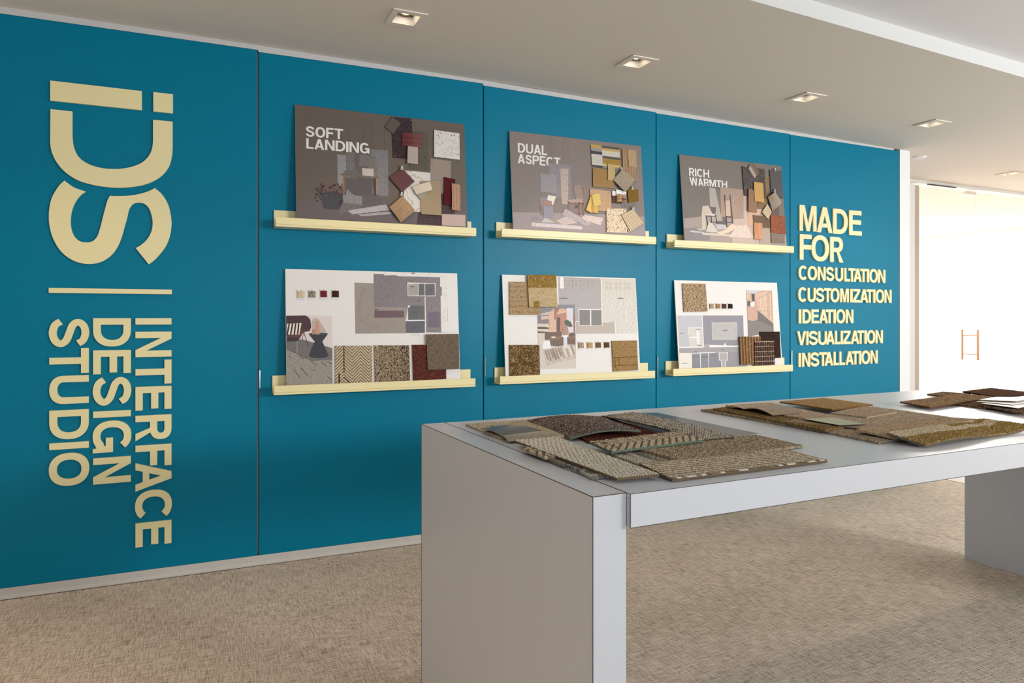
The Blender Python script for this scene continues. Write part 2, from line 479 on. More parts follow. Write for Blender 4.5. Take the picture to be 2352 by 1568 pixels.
def glyph(ch, W, H, t, hf=.90):
    """closed outlines (outer first, then holes) of a grotesque capital in a W x H box, stem width t"""
    h = t * hf
    if ch == 'I': return [[(0, 0), (W, 0), (W, H), (0, H)]]
    if ch == 'L': return [[(0, 0), (W, 0), (W, h), (t, h), (t, H), (0, H)]]
    if ch == 'T':
        c = W / 2
        return [[(c - t / 2, 0), (c + t / 2, 0), (c + t / 2, H - h), (W, H - h), (W, H), (0, H), (0, H - h), (c - t / 2, H - h)]]
    if ch in 'EF':
        m0, m1 = H * .53 - h / 2, H * .53 + h / 2
        if ch == 'F': m0 -= .03 * H; m1 -= .03 * H
        top = [(W * .94, m0), (W * .94, m1), (t, m1), (t, H - h), (W * .98, H - h), (W * .98, H), (0, H)]
        return [[(0, 0), (W, 0), (W, h), (t, h), (t, m0)] + top] if ch == 'E' else [[(0, 0), (t, 0), (t, m0)] + top]
    if ch == 'H':
        m0, m1 = H * .5 - h / 2, H * .5 + h / 2
        return [[(0, 0), (t, 0), (t, m0), (W - t, m0), (W - t, 0), (W, 0), (W, H), (W - t, H), (W - t, m1), (t, m1), (t, H), (0, H)]]
    if ch == 'N':
        d = t * 1.12
        return [[(0, 0), (t, 0), (t, H * .70), (W - d, 0), (W, 0), (W, H), (W - t, H), (W - t, H * .30), (d, H), (0, H)]]
    if ch == 'M':
        c = W / 2; d = t * 1.35
        return [[(0, 0), (t * .9, 0), (t * .9, H * .74), (c - t * .42, 0), (c + t * .42, 0), (W - t * .9, H * .74), (W - t * .9, 0), (W, 0), (W, H),
                 (W - d, H), (c, H * .30), (d, H), (0, H)]]
    if ch == 'A':
        c = W / 2; a = t * .56; s = c - a
        xl = lambda y: s * y / H                     # outer left edge
        b0, b1 = H * .20, H * .20 + h * .9
        il = lambda y: xl(y) + t * 1.06              # inner left edge
        yt = H * (c - t * 1.06) / s
        return [[(0, 0), (t * 1.06, 0), (il(b0), b0), (W - il(b0), b0), (W - t * 1.06, 0), (W, 0), (c + a, H), (c - a, H)],
                [(il(b1), b1), (c, min(yt, H * .86)), (W - il(b1), b1)]]
    if ch == 'V':
        c = W / 2; a = t * .55
        return [[(c - a, 0), (c + a, 0), (W, H), (W - t * 1.08, H), (c, t * 1.25), (t * 1.08, H), (0, H)]]
    if ch == 'W':
        q = W / 4; a = t * .5
        return [[(q - a, 0), (q + a, 0), (2 * q, H * .72), (3 * q - a, 0), (3 * q + a, 0), (W, H), (W - t, H), (3 * q, t * 1.6), (2 * q + a, H), (2 * q - a, H), (q, t * 1.6), (t, H), (0, H)]]
    if ch == 'Z':
        return [[(0, 0), (W, 0), (W, h), (t * 1.28, h), (W * .98, H - h), (W * .98, H), (W * .03, H), (W * .03, H - h), (W - t * 1.35, H - h), (0, h)]]
    if ch == 'O':
        return [arc(W / 2, H / 2, W / 2, H / 2, 0, 360, 56)[:-1], arc(W / 2, H / 2, W / 2 - t * 1.03, H / 2 - h, 0, 360, 56)[:-1]]
    if ch == 'D':
        k = W * .42
        return [[(0, 0)] + arc(k, H / 2, W - k, H / 2, -90, 90, 30) + [(0, H)],
                [(t, h)] + arc(k, H / 2, W - k - t * 1.02, H / 2 - h, -90, 90, 30) + [(t, H - h)]]
    if ch == 'U':
        k = H * .36
        return [arc(W / 2, k, W / 2, k, 180, 360, 30) + [(W, H), (W - t, H)] + arc(W / 2, k, W / 2 - t, k - h, 360, 180, 30) + [(t, H), (0, H)]]
    if ch in 'PR':
        y0 = H * .40; cy = (H + y0) / 2; ry = (H - y0) / 2; k = W * .55
        out = [(0, 0), (t, 0), (t, y0)]
        if ch == 'R':
            out += [(W * .50, y0), (W - t * 1.12, 0), (W, 0), (W * .68, y0 + H * .012)]
        w = W * (.97 if ch == 'R' else 1)
        out += arc(k, cy, w - k, ry, -72 if ch == 'R' else -90, 90, 24) + [(0, H)]
        return [out, [(t, y0 + h)] + arc(k, cy, w - k - t, ry - h, -90, 90, 24) + [(t, H - h)]]
    if ch in 'CG':
        a0 = 42
        o = arc(W * .51, H / 2, W * .51, H / 2, a0, 360 - a0, 50); n_ = arc(W * .51, H / 2, W * .51 - t * 1.03, H / 2 - h, 360 - a0, a0, 50)
        if ch == 'C': return [[(min(x, W), y) for x, y in o + n_]]
        o = arc(W * .49, H / 2, W * .49, H / 2, 40, 300, 50); n_ = arc(W * .49, H / 2, W * .49 - t * 1.03, H / 2 - h, 312, 40, 50)
        return [o + [(W - t * .70, H * .10), (W - t * .62, 0), (W, 0), (W, H * .52), (W * .54, H * .52), (W * .54, H * .52 - h * .95), (W - t, H * .52 - h * .95), (W - t, H * .30)] + n_]
    if ch == 'S':
        K = [(.97, .775), (.83, .925), (.50, 1.0), (.17, .935), (.03, .765), (.17, .605), (.50, .51), (.84, .405), (.985, .235), (.83, .068), (.50, 0.0), (.16, .072), (.0, .235)]
        tt = (t + h) / 2; K = [(tt / 2 + x * (W - tt), tt / 2 + y * (H - tt)) for x, y in K]
        cl = []
        for i in range(len(K) - 1):
            p1, p2 = np.array(K[i]), np.array(K[i + 1])
            p0 = np.array(K[i - 1]) if i else p1 - (p2 - p1) * .6; p3 = np.array(K[i + 2]) if i + 2 < len(K) else p2 + (p2 - p1) * .6
            for k in range(6):
                u = k / 6
                cl.append(tuple(.5 * ((2 * p1) + (-p0 + p2) * u + (2 * p0 - 5 * p1 + 4 * p2 - p3) * u * u + (-p0 + 3 * p1 - 3 * p2 + p3) * u ** 3)))
        cl.append(K[-1])
        return [stroke(cl, tt)]
    raise ValueError(ch)
def solid(loops, place, n, depth):
    """prism of outlines: place(x,y) gives the front point; it reaches depth behind along n"""
    pts = [p for l in loops for p in l]
    tris = tris_of(loops)
    F = [np.asarray(place(x, y), float) for x, y in pts]; B = [p + np.asarray(n) * depth for p in F]
    N = len(F)
    v = [tuple(p) for p in F + B]; f = []
    for a, b, c in tris: f += [(a, b, c), (N + c, N + b, N + a)]
    i0 = 0
    for l in loops:
        for i in range(len(l)):
            a, b = i0 + i, i0 + (i + 1) % len(l)
            f.append((a, b, N + b, N + a))
        i0 += len(l)
    me = bpy.data.meshes.new('letter'); me.from_pydata(v, [], f)
    import bmesh
    bm = bmesh.new(); bm.from_mesh(me); bmesh.ops.recalc_face_normals(bm, faces=bm.faces); bm.to_mesh(me); bm.free()
    return me
TH = 0.011
def letter(name_ch, me, label, group):
    o = link('raised_letter', me, MAT['yellow'])
    return tag(o, label, 'letter', group)
ORD = ['first', 'second', 'third', 'fourth', 'fifth', 'sixth', 'seventh', 'eighth', 'ninth', 'tenth', 'eleventh', 'twelfth', 'thirteenth']

def crop(ox, oy, s): return lambda x, y: (ox + x / s, oy + y / s)
# --- vertical words: (letter, cap-edge start, cap-edge end) in pixels of the close-up
cz = crop(80, 640, 2.45)
def vertical_word(word, xb, xc, spans, where, slope):
    for i, (ch, a, b, ref) in enumerate(spans):
        xr = {'c': xc, 'm': (xb + xc) / 2}[ref]
        p0 = wall(*cz(xr, a), -TH); p1 = wall(*cz(xr, b), -TH)
        L0 = wall(*cz(xb, (a + b) / 2), -TH)[0]; L1 = wall(*cz(xc, (a + b) / 2), -TH)[0]
        ov = .012 if ch in 'OCSG' else 0
        W = p0[2] - p1[2]; H = (L1 - L0) * (1 + 2 * ov); x0 = L0 - (L1 - L0) * ov
        me = solid(glyph(ch, W, H, .0305, 1.03), lambda gx, gy: (x0 + gy, -TH, p0[2] - gx), (0, 1, 0), TH)
        letter(ch, me, 'yellow raised letter %s, %s from the top of %s' % (ch, ORD[i], where), 'letters of ' + where)
vertical_word('a', 566, 769, [('I', 222, 257, 'c'), ('N', 297, 437, 'c'), ('T', 454, 588, 'c'), ('E', 602, 733, 'c'), ('R', 767, 908, 'm'),
              ('F', 927, 1049, 'c'), ('A', 1032, 1189, 'm'), ('C', 1188, 1358, 'm'), ('E', 1357, 1489, 'c')], 'the vertical word nearest the panel seam', 0)
vertical_word('b', 328, 540, [('D', 222, 381, 'm'), ('E', 400, 532, 'c'), ('S', 550, 714, 'm'), ('I', 738, 773, 'c'), ('G', 798, 975, 'm'), ('N', 997, 1141, 'c')],
              'the middle vertical word DESIGN', 0)
vertical_word('c', 81, 303, [('S', 222, 386, 'm'), ('T', 389, 529, 'c'), ('U', 545, 703, 'm'), ('D', 738, 902, 'm'), ('I', 914, 950, 'c'), ('O', 980, 1164, 'm')],
              'the leftmost vertical word STUDIO', 0)
# --- the big mark above and the bar under it
ci = crop(80, 160, 3.2667)
def smooth(pts, corners, n=5):
    """closed outline; rounded (Catmull-Rom) except at the listed corner indices"""
    N = len(pts); out = []
    for i in range(N):
        p1, p2 = np.array(pts[i], float), np.array(pts[(i + 1) % N], float)
        p0 = p1 - (p2 - p1) * .5 if i in corners else np.array(pts[i - 1], float)
        p3 = p2 + (p2 - p1) * .5 if (i + 1) % N in corners else np.array(pts[(i + 2) % N], float)
        for k in range(n):
            t = k / n
            out.append(tuple(.5 * ((2 * p1) + (-p0 + p2) * t + (2 * p0 - 5 * p1 + 4 * p2 - p3) * t * t + (-p0 + 3 * p1 - 3 * p2 + p3) * t ** 3)))
    return out
def mark(pts, corners, label, sm=True, parts=None):
    q = smooth(pts, corners) if sm else pts
    w = [wall(*ci(*p), -TH) for p in q]
    me = solid([[(p[0], p[2]) for p in w]], lambda x, z: (x, -TH, z), (0, 1, 0), TH)
    return me
def rect_me(c4, conv):
    w = [wall(*conv(*p), -TH) for p in c4]
    x0 = (w[0][0] + w[3][0]) / 2; x1 = (w[1][0] + w[2][0]) / 2; z1 = (w[0][2] + w[1][2]) / 2; z0 = (w[2][2] + w[3][2]) / 2
    return solid([[(x0, z0), (x1, z0), (x1, z1), (x0, z1)]], lambda x, z: (x, -TH, z), (0, 1, 0), TH)
GM = 'large initials at the top of the left panel'
root = empty('raised_letter', tuple(wall(*ci(500, 200), 0)), 'large yellow letter i lying on its side, topmost of the big initials', 'letter', GM)
link('letter_stem', rect_me([(115, 78), (803, 163), (803, 304), (115, 230)], ci), MAT['yellow'], root)
link('letter_dot', rect_me([(889, 168), (1036, 183), (1036, 327), (889, 313)], ci), MAT['yellow'], root)
Dp = [(117, 295), (115, 530), (118, 575), (130, 625), (155, 680), (195, 735), (250, 785), (330, 832), (430, 862), (540, 880), (650, 885), (760, 875), (850, 853),
      (930, 812), (985, 760), (1015, 705), (1030, 640), (1034, 580), (1034, 389), (887, 375), (887, 540), (880, 590), (862, 635), (830, 675), (790, 704), (720, 730), (650, 742),
      (600, 744), (520, 740), (440, 722), (380, 695), (335, 660), (305, 615), (288, 560), (281, 500), (281, 313)]
letter('D', mark(Dp, {0, 1, 18, 19, 20, 35, 17, 34}, ''), 'large yellow letter D as an open curve under the big i', GM)
Sp = [(222, 832), (290, 880), (340, 900), (383, 914), (340, 945), (300, 1000), (275, 1070), (268, 1140), (275, 1200), (300, 1255), (340, 1287), (385, 1295), (430, 1288), (465, 1255),
      (485, 1205), (505, 1130), (525, 1050), (545, 980), (563, 946), (620, 948), (700, 945), (780, 933), (850, 912), (900, 888), (950, 930), (990, 990), (1012, 1050), (1024, 1120),
      (1025, 1170), (1015, 1240), (990, 1310), (950, 1370), (900, 1425), (855, 1460), (757, 1338), (800, 1312), (840, 1275), (870, 1225), (882, 1180), (883, 1130), (870, 1070),
      (850, 1030), (820, 1005), (780, 997), (745, 1003), (720, 1025), (705, 1055), (690, 1120), (670, 1190), (650, 1260), (620, 1330), (580, 1385), (530, 1425), (480, 1447), (420, 1457),
      (360, 1453), (290, 1432), (225, 1390), (175, 1335), (135, 1260), (112, 1180), (105, 1100), (112, 1020), (130, 955), (165, 893), (195, 855)]
letter('S', mark(Sp, {0, 3, 18, 23, 33, 34}, ''), 'large yellow letter S nested under the curve of the big D', GM)
o = link('raised_bar', rect_me([(78, 51), (771, 61), (771, 88), (78, 78)], cz), MAT['yellow'])
tag(o, 'thin yellow horizontal bar between the big initials and the vertical words', 'bar')
# --- the horizontal words on the right panel
def word(name, conv, top, bot, spans, t):
    """top/bot: two points each on the cap line and the base line"""
    def ln(L, x): return L[0][1] + (L[1][1] - L[0][1]) * (x - L[0][0]) / (L[1][0] - L[0][0])
    for i, (ch, a, b) in enumerate(spans):
        c = (a + b) / 2
        x0 = wall(*conv(a, ln(bot, a)), -TH)[0]; x1 = wall(*conv(b, ln(bot, b)), -TH)[0]
        z1 = wall(*conv(c, ln(top, c)), -TH)[2]; z0 = wall(*conv(c, ln(bot, c)), -TH)[2]
        ov = (z1 - z0) * .015 if ch in 'OCSG' else 0
        H = z1 - z0 + 2 * ov; dy = z0 - ov + (0 if ch != 'U' else -.002)
        me = solid(glyph(ch, x1 - x0, H, t), lambda gx, gy: (x0 + gx, -TH, dy + gy), (0, 1, 0), TH)
        n_same = [s[0] for s in spans].count(ch)
        letter(ch, me, 'yellow raised letter %s, %s letter of the word %s' % (ch, ORD[i], name), 'letters of the word ' + name)
c1 = crop(1820, 460, 10.456); c2 = crop(1820, 600, 9.8); c3 = crop(1820, 700, 9.8)
word('MADE', c1, [(175, 100), (1650, 262)], [(165, 720), (1668, 855)], [('M', 175, 583), ('A', 592, 965), ('D', 980, 1332), ('E', 1365, 1668)], .037)
word('FOR', c1, [(180, 803), (915, 868)], [(175, 1418), (905, 1474)], [('F', 180, 472), ('O', 462, 880), ('R', 908, 1225)], .037)
word('CONSULTATION', c2, [(590, 117), (2080, 190)], [(590, 428), (2080, 487)],
     [('C', 145, 343), ('O', 348, 558), ('N', 572, 750), ('S', 760, 945), ('U', 968, 1145), ('L', 1172, 1300), ('T', 1262, 1425), ('A', 1380, 1562), ('T', 1528, 1680), ('I', 1682, 1732), ('O', 1738, 1925), ('N', 1930, 2095)], .0215)
word('CUSTOMIZATION', c2, [(360, 590), (2230, 643)], [(300, 909), (2230, 938)],
     [('C', 135, 333), ('U', 345, 528), ('S', 530, 722), ('T', 715, 880), ('O', 860, 1062), ('M', 1078, 1272), ('I', 1305, 1358), ('Z', 1365, 1532), ('A', 1528, 1708), ('T', 1668, 1820), ('I', 1822, 1872), ('O', 1880, 2068), ('N', 2075, 2235)], .0215)
word('IDEATION', c3, [(150, 100), (1370, 103)], [(150, 418), (1370, 409)],
     [('I', 145, 200), ('D', 230, 422), ('E', 430, 598), ('A', 605, 800), ('T', 755, 922), ('I', 928, 978), ('O', 988, 1192), ('N', 1205, 1375)], .0215)
word('VISUALIZATION', c3, [(120, 594), (2030, 567)], [(180, 908), (2030, 862)],
     [('V', 110, 308), ('I', 315, 365), ('S', 370, 577), ('U', 585, 778), ('A', 762, 953), ('L', 962, 1083), ('I', 1090, 1140), ('Z', 1145, 1315), ('A', 1318, 1505), ('T', 1462, 1615), ('I', 1622, 1677), ('O', 1682, 1868), ('N', 1875, 2040)], .0215)
word('INSTALLATION', c3, [(145, 1083), (1915, 1020)], [(145, 1400), (1915, 1316)],
     [('I', 140, 193), ('N', 220, 405), ('S', 408, 610), ('T', 605, 778), ('A', 730, 918), ('L', 930, 1050), ('L', 1060, 1185), ('A', 1200, 1380), ('T', 1340, 1503), ('I', 1505, 1553), ('O', 1558, 1752), ('N', 1760, 1922)], .0215)

# ------------------------------------------------------------------ picture ledges
LED = {'u1': (0.072, 1.176, 1.736), 'u2': (1.335, 2.426, 1.742), 'u3': (2.570, 3.615, 1.730),
       'l1': (0.064, 1.171, 0.880), 'l2': (1.325, 2.417, 0.886), 'l3': (2.561, 3.605, 0.893)}
LL = {'u1': 'yellow picture ledge under the SOFT LANDING board, upper left', 'u2': 'yellow picture ledge under the DUAL ASPECT board, upper middle',
      'u3': 'yellow picture ledge under the RICH WARMTH board, upper right', 'l1': 'yellow picture ledge under the white board with the maroon chair, lower left',
      'l2': 'yellow picture ledge under the white board with the golden samples, lower middle', 'l3': 'yellow picture ledge under the smallest-looking white board, lower right'}
LD = 0.0855
for k, (x0, x1, z0) in LED.items():
    r = empty('picture_ledge', ((x0 + x1) / 2, 0, z0), LL[k], 'picture ledge', 'yellow picture ledges')
    for nm, b in (('back_rail', (x0, x1, -0.011, -0.0005, z0 + .0115, z0 + .093)), ('shelf_base', (x0, x1, -LD, -0.0005, z0, z0 + .011)), ('front_lip', (x0, x1, -LD, -LD + .011, z0 + .0115, z0 + .047))):
        mb = MB(); mb.box(*b)
        o = link(nm, mb.mesh(nm), MAT['yellow'], r); bevel(o, .0012)

# ------------------------------------------------------------------ presentation boards
class Board:
    def __init__(s, cr, x0, x1, zb, zt, yb=-0.066, yt=-0.014):
        s.c = cr; s.x0, s.x1 = x0, x1
        s.B = np.array([x0, yb, zb]); d = np.array([0, yt - yb, zt - zb]); s.L = np.linalg.norm(d); s.t = d / s.L
        s.n = np.array([0, -s.t[2], s.t[1]])           # towards the viewer
        s.mb = MB(); s.mats = []
    def pt(s, x, y, d=0.0):
        u, v = s.c(x, y)
        return hit(u, v, s.n, float(s.B @ s.n) + d)
    def loc(s, p):                                      # board coordinates (metres from lower left)
        q = p - s.B; return (q[0], float(q @ s.t))
    def poly(s, pts, rgb, layer=1, style='flat'):
        m = ink(rgb, style)
        if m not in s.mats: s.mats.append(m)
        P = [s.pt(x, y, 0.0002 + layer * 0.00022) for x, y in pts]
        if style != 'raw':                              # keep prints on the board
            Q = []
            for p in P:
                a, b = s.loc(p); a = min(max(a, 0.0005), s.x1 - s.x0 - .0005); b = min(max(b, 0.0005), s.L - .0005)
                Q.append(s.B + np.array([a, 0, 0]) + s.t * b + s.n * (0.0002 + layer * 0.00022))
            P = Q
        if len(P) > 4:
            for a, b, c in tessellate_polygon([[Vector((p[0], p[2], 0)) for p in P]]):
                f = [P[a], P[b], P[c]]
                if np.dot(np.cross(f[1] - f[0], f[2] - f[0]), s.n) < 0: f = f[::-1]
                s.mb.face(f, s.mats.index(m))
        else:
            if np.dot(np.cross(P[1] - P[0], P[2] - P[0]), s.n) < 0: P = P[::-1]
            s.mb.face(P, s.mats.index(m))
    def line(s, pts, rgb, w=3, layer=3):
        for a, b in zip(pts[:-1], pts[1:]):
            dx, dy = b[0] - a[0], b[1] - a[1]; m = math.hypot(dx, dy) or 1; ox, oy = -dy / m * w / 2, dx / m * w / 2
            s.poly([(a[0] + ox, a[1] + oy), (b[0] + ox, b[1] + oy), (b[0] - ox, b[1] - oy), (a[0] - ox, a[1] - oy)], rgb, layer)
    def rect(s, x0, y0, x1, y1, rgb, layer=2, style='flat', sk=0.0):
        s.poly([(x0, y0), (x1, y0 + sk * (x1 - x0)), (x1, y1 + sk * (x1 - x0)), (x0, y1)], rgb, layer, style)
    def ell(s, cx, cy, rx, ry, rgb, layer=3, n=12, rot=0):
        c, q = math.cos(rot), math.sin(rot)
        s.poly([(cx + rx * math.cos(2 * math.pi * i / n) * c - ry * math.sin(2 * math.pi * i / n) * q, cy + rx * math.cos(2 * math.pi * i / n) * q + ry * math.sin(2 * math.pi * i / n) * c) for i in range(n)], rgb, layer)
    def ring(s, cx, cy, r, rgb, w=2.5, layer=4):
        P = [(cx + r * math.cos(math.pi * i / 4), cy + r * math.sin(math.pi * i / 4)) for i in range(9)]
        s.line(P, rgb, w, layer)
    def finish(s, label, mat, title=None):
        r = empty('presentation_board', ((s.x0 + s.x1) / 2, s.B[1], s.B[2]), label, 'presentation board', 'mood boards on the picture ledges')
        s.root = r
        b = s.B; e = np.array([s.x1 - s.x0, 0, 0]); back = -s.n * 0.006
        m = MB(); Q = [b, b + e, b + e + s.t * s.L, b + s.t * s.L]
        m.face(Q, 0)
        R2 = [p + back for p in Q]
        m.face(R2[::-1], 1)
        for i in range(4):
            j = (i + 1) % 4; m.face([Q[j], Q[i], R2[i], R2[j]], 1)
        link('board_panel', m.mesh('board_panel'), [mat, MAT['foam']], r)
        if s.mb.f: link('printed_picture', s.mb.mesh('printed_picture'), s.mats, r)
        if title:
            v = []; f = []
            for (quad, txt) in title:
                adv = {'I': .235, 'L': .74, 'F': .76, 'M': 1.16, 'W': 1.36, 'T': .86, 'S': .88, 'P': .88, 'E': .80, 'R': .9}
                tot = sum(adv.get(c, .98) for c in txt) + .085 * (len(txt) - 1); x = 0
                for c in txt:
                    w = adv.get(c, .98)
                    loops = glyph(c, w, 1.25, .235)
                    tris = tris_of(loops)
                    base = len(v)
                    for a, d in [p for l in loops for p in l]:
                        ss = (x + a) / tot; tt = 1 - d / 1.25
                        (ax, ay), (bx, by), (cx, cy), (dx, dy) = quad
                        px = (ax * (1 - ss) + bx * ss) * (1 - tt) + (dx * (1 - ss) + cx * ss) * tt
                        py = (ay * (1 - ss) + by * ss) * (1 - tt) + (dy * (1 - ss) + cy * ss) * tt
                        v.append(s.pt(px, py, 0.0006))
                    for a, bb, cc in tris:
                        t3 = [base + a, base + bb, base + cc]
                        if np.dot(np.cross(v[t3[1]] - v[t3[0]], v[t3[2]] - v[t3[0]]), s.n) < 0: t3 = t3[::-1]
                        f.append(tuple(t3))
                    x += w + .085
            me = bpy.data.meshes.new('title_lettering'); me.from_pydata([tuple(p) for p in v], [], f)
            link('title_lettering', me, MAT['board'], r)['label'] = 'white printed title'
        return r

rnd = random.Random(4)
# ---- SOFT LANDING
b1 = Board(crop(620, 220, 4.612), 0.178, 1.131, 1.7485, 2.387)
P = b1.poly
P([(275, 1105), (700, 1120), (1300, 1120), (2090, 1160), (2095, 1390), (275, 1290)], (100, 90, 90), 0)
for x in (765, 840, 985, 1058, 1090, 1212): b1.line([(x, 150 + (x - 265) * .115), (x + 2, 600)], (80, 72, 66), 3, 1)
P([(712, 620), (815, 630), (825, 960), (720, 955)], (138, 136, 136), 1, 'vert'); P([(803, 592), (893, 600), (895, 960), (815, 955)], (108, 104, 102), 2, 'vert')
P([(948, 620), (1112, 635), (1120, 745), (945, 745)], (112, 106, 104), 2, 'hor'); P([(1072, 565), (1250, 577), (1255, 1062), (1075, 1060)], (122, 119, 121), 1, 'vert')
P([(808, 865), (1090, 880), (1085, 1060), (808, 1040)], (88, 81, 82), 3)
P([(770, 840), (808, 848), (808, 1050), (778, 1050)], (140, 108, 88), 4); P([(790, 850), (808, 852), (808, 1045), (790, 1045)], (100, 86, 78), 5)
P([(1090, 875), (1128, 875), (1126, 1050), (1100, 1050)], (66, 58, 58), 4); P([(1125, 875), (1138, 875), (1136, 1050), (1124, 1050)], (158, 118, 94), 5)
P([(738, 828), (775, 820), (1165, 860), (1150, 874), (775, 846)], (112, 96, 82), 5)
P([(1042, 735), (1140, 740), (1135, 850), (1046, 845)], (118, 110, 102), 4); P([(975, 765), (1098, 772), (1100, 855), (978, 845)], (188, 178, 170), 5, 'speck')
P([(775, 800), (825, 785), (900, 785), (945, 830), (905, 900), (880, 890), (845, 835), (790, 820)], (98, 93, 90), 6, 'diag')
P([(545, 1030), (600, 1012), (700, 1012), (780, 1032), (775, 1120), (735, 1200), (640, 1202), (560, 1185)], (56, 55, 61), 3, 'hor')
for i in range(46):
    x = rnd.uniform(490, 775); y = rnd.uniform(945, 1075) - 20 * math.sin((x - 470) / 100)
    c = rnd.choice([(66, 42, 46), (78, 50, 54), (56, 38, 42), (120, 74, 78)])
    b1.ell(x, y, rnd.uniform(9, 17), rnd.uniform(6, 11), c, 4 + i % 3, 8, rnd.uniform(0, 3))
for i in range(9): b1.ell(490 + rnd.uniform(-15, 60), 990 + i * 15, 11, 8, (62, 42, 46), 5, 8, rnd.uniform(0, 3))
b1.line([(560, 1020), (545, 925)], (66, 44, 48), 4, 4)
P([(725, 1130), (760, 1095), (960, 1150), (985, 1215), (735, 1252)], (102, 97, 95), 3, 'hor'); P([(980, 1070), (1060, 1045), (1150, 1040), (1185, 1140), (1100, 1165), (960, 1150)], (92, 87, 85), 4, 'speck')
P([(770, 1060), (825, 985), (860, 1030), (900, 1055), (978, 1065), (975, 1155), (780, 1130)], (128, 125, 128), 5, 'hor')
P([(930, 1255), (1270, 1225), (1290, 1252), (970, 1275)], (160, 154, 154), 4, 'hor'); P([(825, 1215), (1225, 1150), (1272, 1210), (870, 1255)], (172, 165, 166), 5, 'hor')
b1.finish('taupe mood board titled SOFT LANDING on the upper left ledge', plain('taupe_print', alb((100, 89, 80)), 0.4, 0, 3, .4, var=.05),
          [([(380, 318), (775, 352), (775, 462), (380, 430)], 'SOFT'), ([(385, 447), (1055, 503), (1055, 614), (385, 557)], 'LANDING')])
# ---- DUAL ASPECT
b2 = Board(crop(1120, 270, 5.0575), 1.420, 2.360, 1.7545, 2.380)
P = b2.poly
P([(285, 1098), (700, 1105), (1250, 1120), (1820, 1150), (1828, 1390), (295, 1292)], (160, 146, 146), 0)
for x in (630, 722, 745, 880, 935): b2.line([(x, 160 + (x - 260) * .13), (x + 2, 560)], (112, 101, 95), 3, 1)
P([(705, 530), (972, 550), (965, 940), (800, 930), (705, 850)], (134, 126, 131), 4, 'hor'); P([(610, 650), (800, 668), (800, 880), (615, 860)], (146, 141, 144), 5, 'speck')
P([(845, 590), (940, 595), (935, 1008), (858, 1005)], (180, 160, 150), 6, 'vert')
for q in ([(935, 980), (950, 980), (945, 1112), (936, 1112)], [(1055, 985), (1074, 985), (1070, 1186), (1058, 1186)], [(1100, 985), (1118, 985), (1119, 1132), (1108, 1132)], [(930, 975), (1116, 990), (1116, 1012), (930, 996)], [(950, 1098), (1120, 1120), (1120, 1132), (950, 1110)], [(1095, 800), (1118, 810), (1118, 990), (1098, 985)]): P(q, (142, 98, 84), 6)
P([(1015, 1015), (1060, 1020), (1060, 1050), (1015, 1050)], (90, 80, 82), 5)
P([(1000, 790), (1050, 785), (1085, 778), (1118, 950), (1100, 985), (1030, 960), (1008, 880)], (146, 127, 118), 7, 'speck'); P([(905, 955), (1000, 950), (1085, 940), (1115, 985), (960, 985)], (168, 150, 140), 8, 'speck')
P([(610, 1020), (775, 1020), (772, 1150), (615, 1130)], (134, 110, 101), 5, 'hor'); P([(603, 928), (700, 928), (690, 1030), (612, 1030)], (142, 137, 144), 6, 'speck')
P([(700, 897), (795, 915), (755, 1028), (735, 975), (692, 955)], (226, 218, 205), 7); P([(625, 960), (745, 968), (745, 1032), (628, 1025)], (158, 126, 114), 8)
P([(648, 1025), (760, 1035), (770, 1165), (652, 1160)], (148, 143, 156), 9, 'speck')
P([(500, 1168), (560, 1140), (640, 1180), (520, 1202)], (144, 139, 150), 3, 'speck'); P([(515, 1218), (1000, 1252), (1105, 1265), (1090, 1300), (510, 1262)], (208, 197, 196), 4, 'hor')
P([(625, 1218), (665, 1160), (785, 1218)], (196, 186, 184), 5, 'speck'); P([(790, 1200), (930, 1140), (1042, 1222), (875, 1248)], (204, 188, 182), 6)
for i in range(5): b2.line([(805 + i * 40, 1205 - i * 14), (885 + i * 40, 1238 - i * 8)], (170, 148, 140), 4, 7)
P([(860, 1130), (905, 1055), (1215, 1235), (1140, 1260), (1000, 1190)], (178, 166, 166), 8, 'diag'); P([(1075, 1180), (1130, 1130), (1345, 1165), (1315, 1250)], (216, 195, 186), 4, 'hor')
b2.finish('grey-brown mood board titled DUAL ASPECT on the upper middle ledge', plain('grey_brown_print', alb((128, 116, 110)), 0.4, 0, 3, .4, var=.05),
          [([(350, 293), (692, 328), (692, 438), (352, 404)], 'DUAL'), ([(348, 420), (845, 468), (845, 577), (350, 528)], 'ASPECT')])
# ---- RICH WARMTH
b3 = Board(crop(1510, 330, 5.809), 2.671, 3.571, 1.7425, 2.355)
P = b3.poly
P([(345, 1000), (1100, 900), (1160, 690), (1210, 900), (1400, 900), (1735, 1000), (1740, 1380), (365, 1290)], (166, 150, 143), 0)
P([(350, 1130), (700, 1100), (700, 1290), (365, 1285)], (140, 130, 128), 1)
P([(1130, 690), (1215, 700), (1225, 1100), (1370, 1120), (1370, 1345), (1000, 1320), (1000, 1000)], (194, 172, 160), 1)
b3.line([(668, 572), (832, 598)], (70, 64, 62), 5, 7)
P([(690, 580), (770, 590), (865, 1035), (710, 1020)], (172, 161, 150), 2, 'speck'); P([(835, 580), (1150, 610), (1150, 1000), (850, 1010)], (164, 138, 123), 3, 'speck')
for i in range(7): b3.line([(870 + i * 40, 600 + i * 8), (1140 - i * 50, 980)], (186, 162, 146), 3, 4)
P([(905, 755), (970, 757), (975, 968), (915, 962)], (200, 170, 152), 6, 'speck')
for q in ([(888, 680), (905, 680), (935, 1115), (918, 1115)], [(960, 675), (976, 690), (1016, 1092), (998, 1092)], [(915, 965), (985, 970), (985, 985), (915, 980)], [(925, 1040), (1005, 1045), (1005, 1055), (925, 1050)]): P(q, (72, 66, 68), 5)
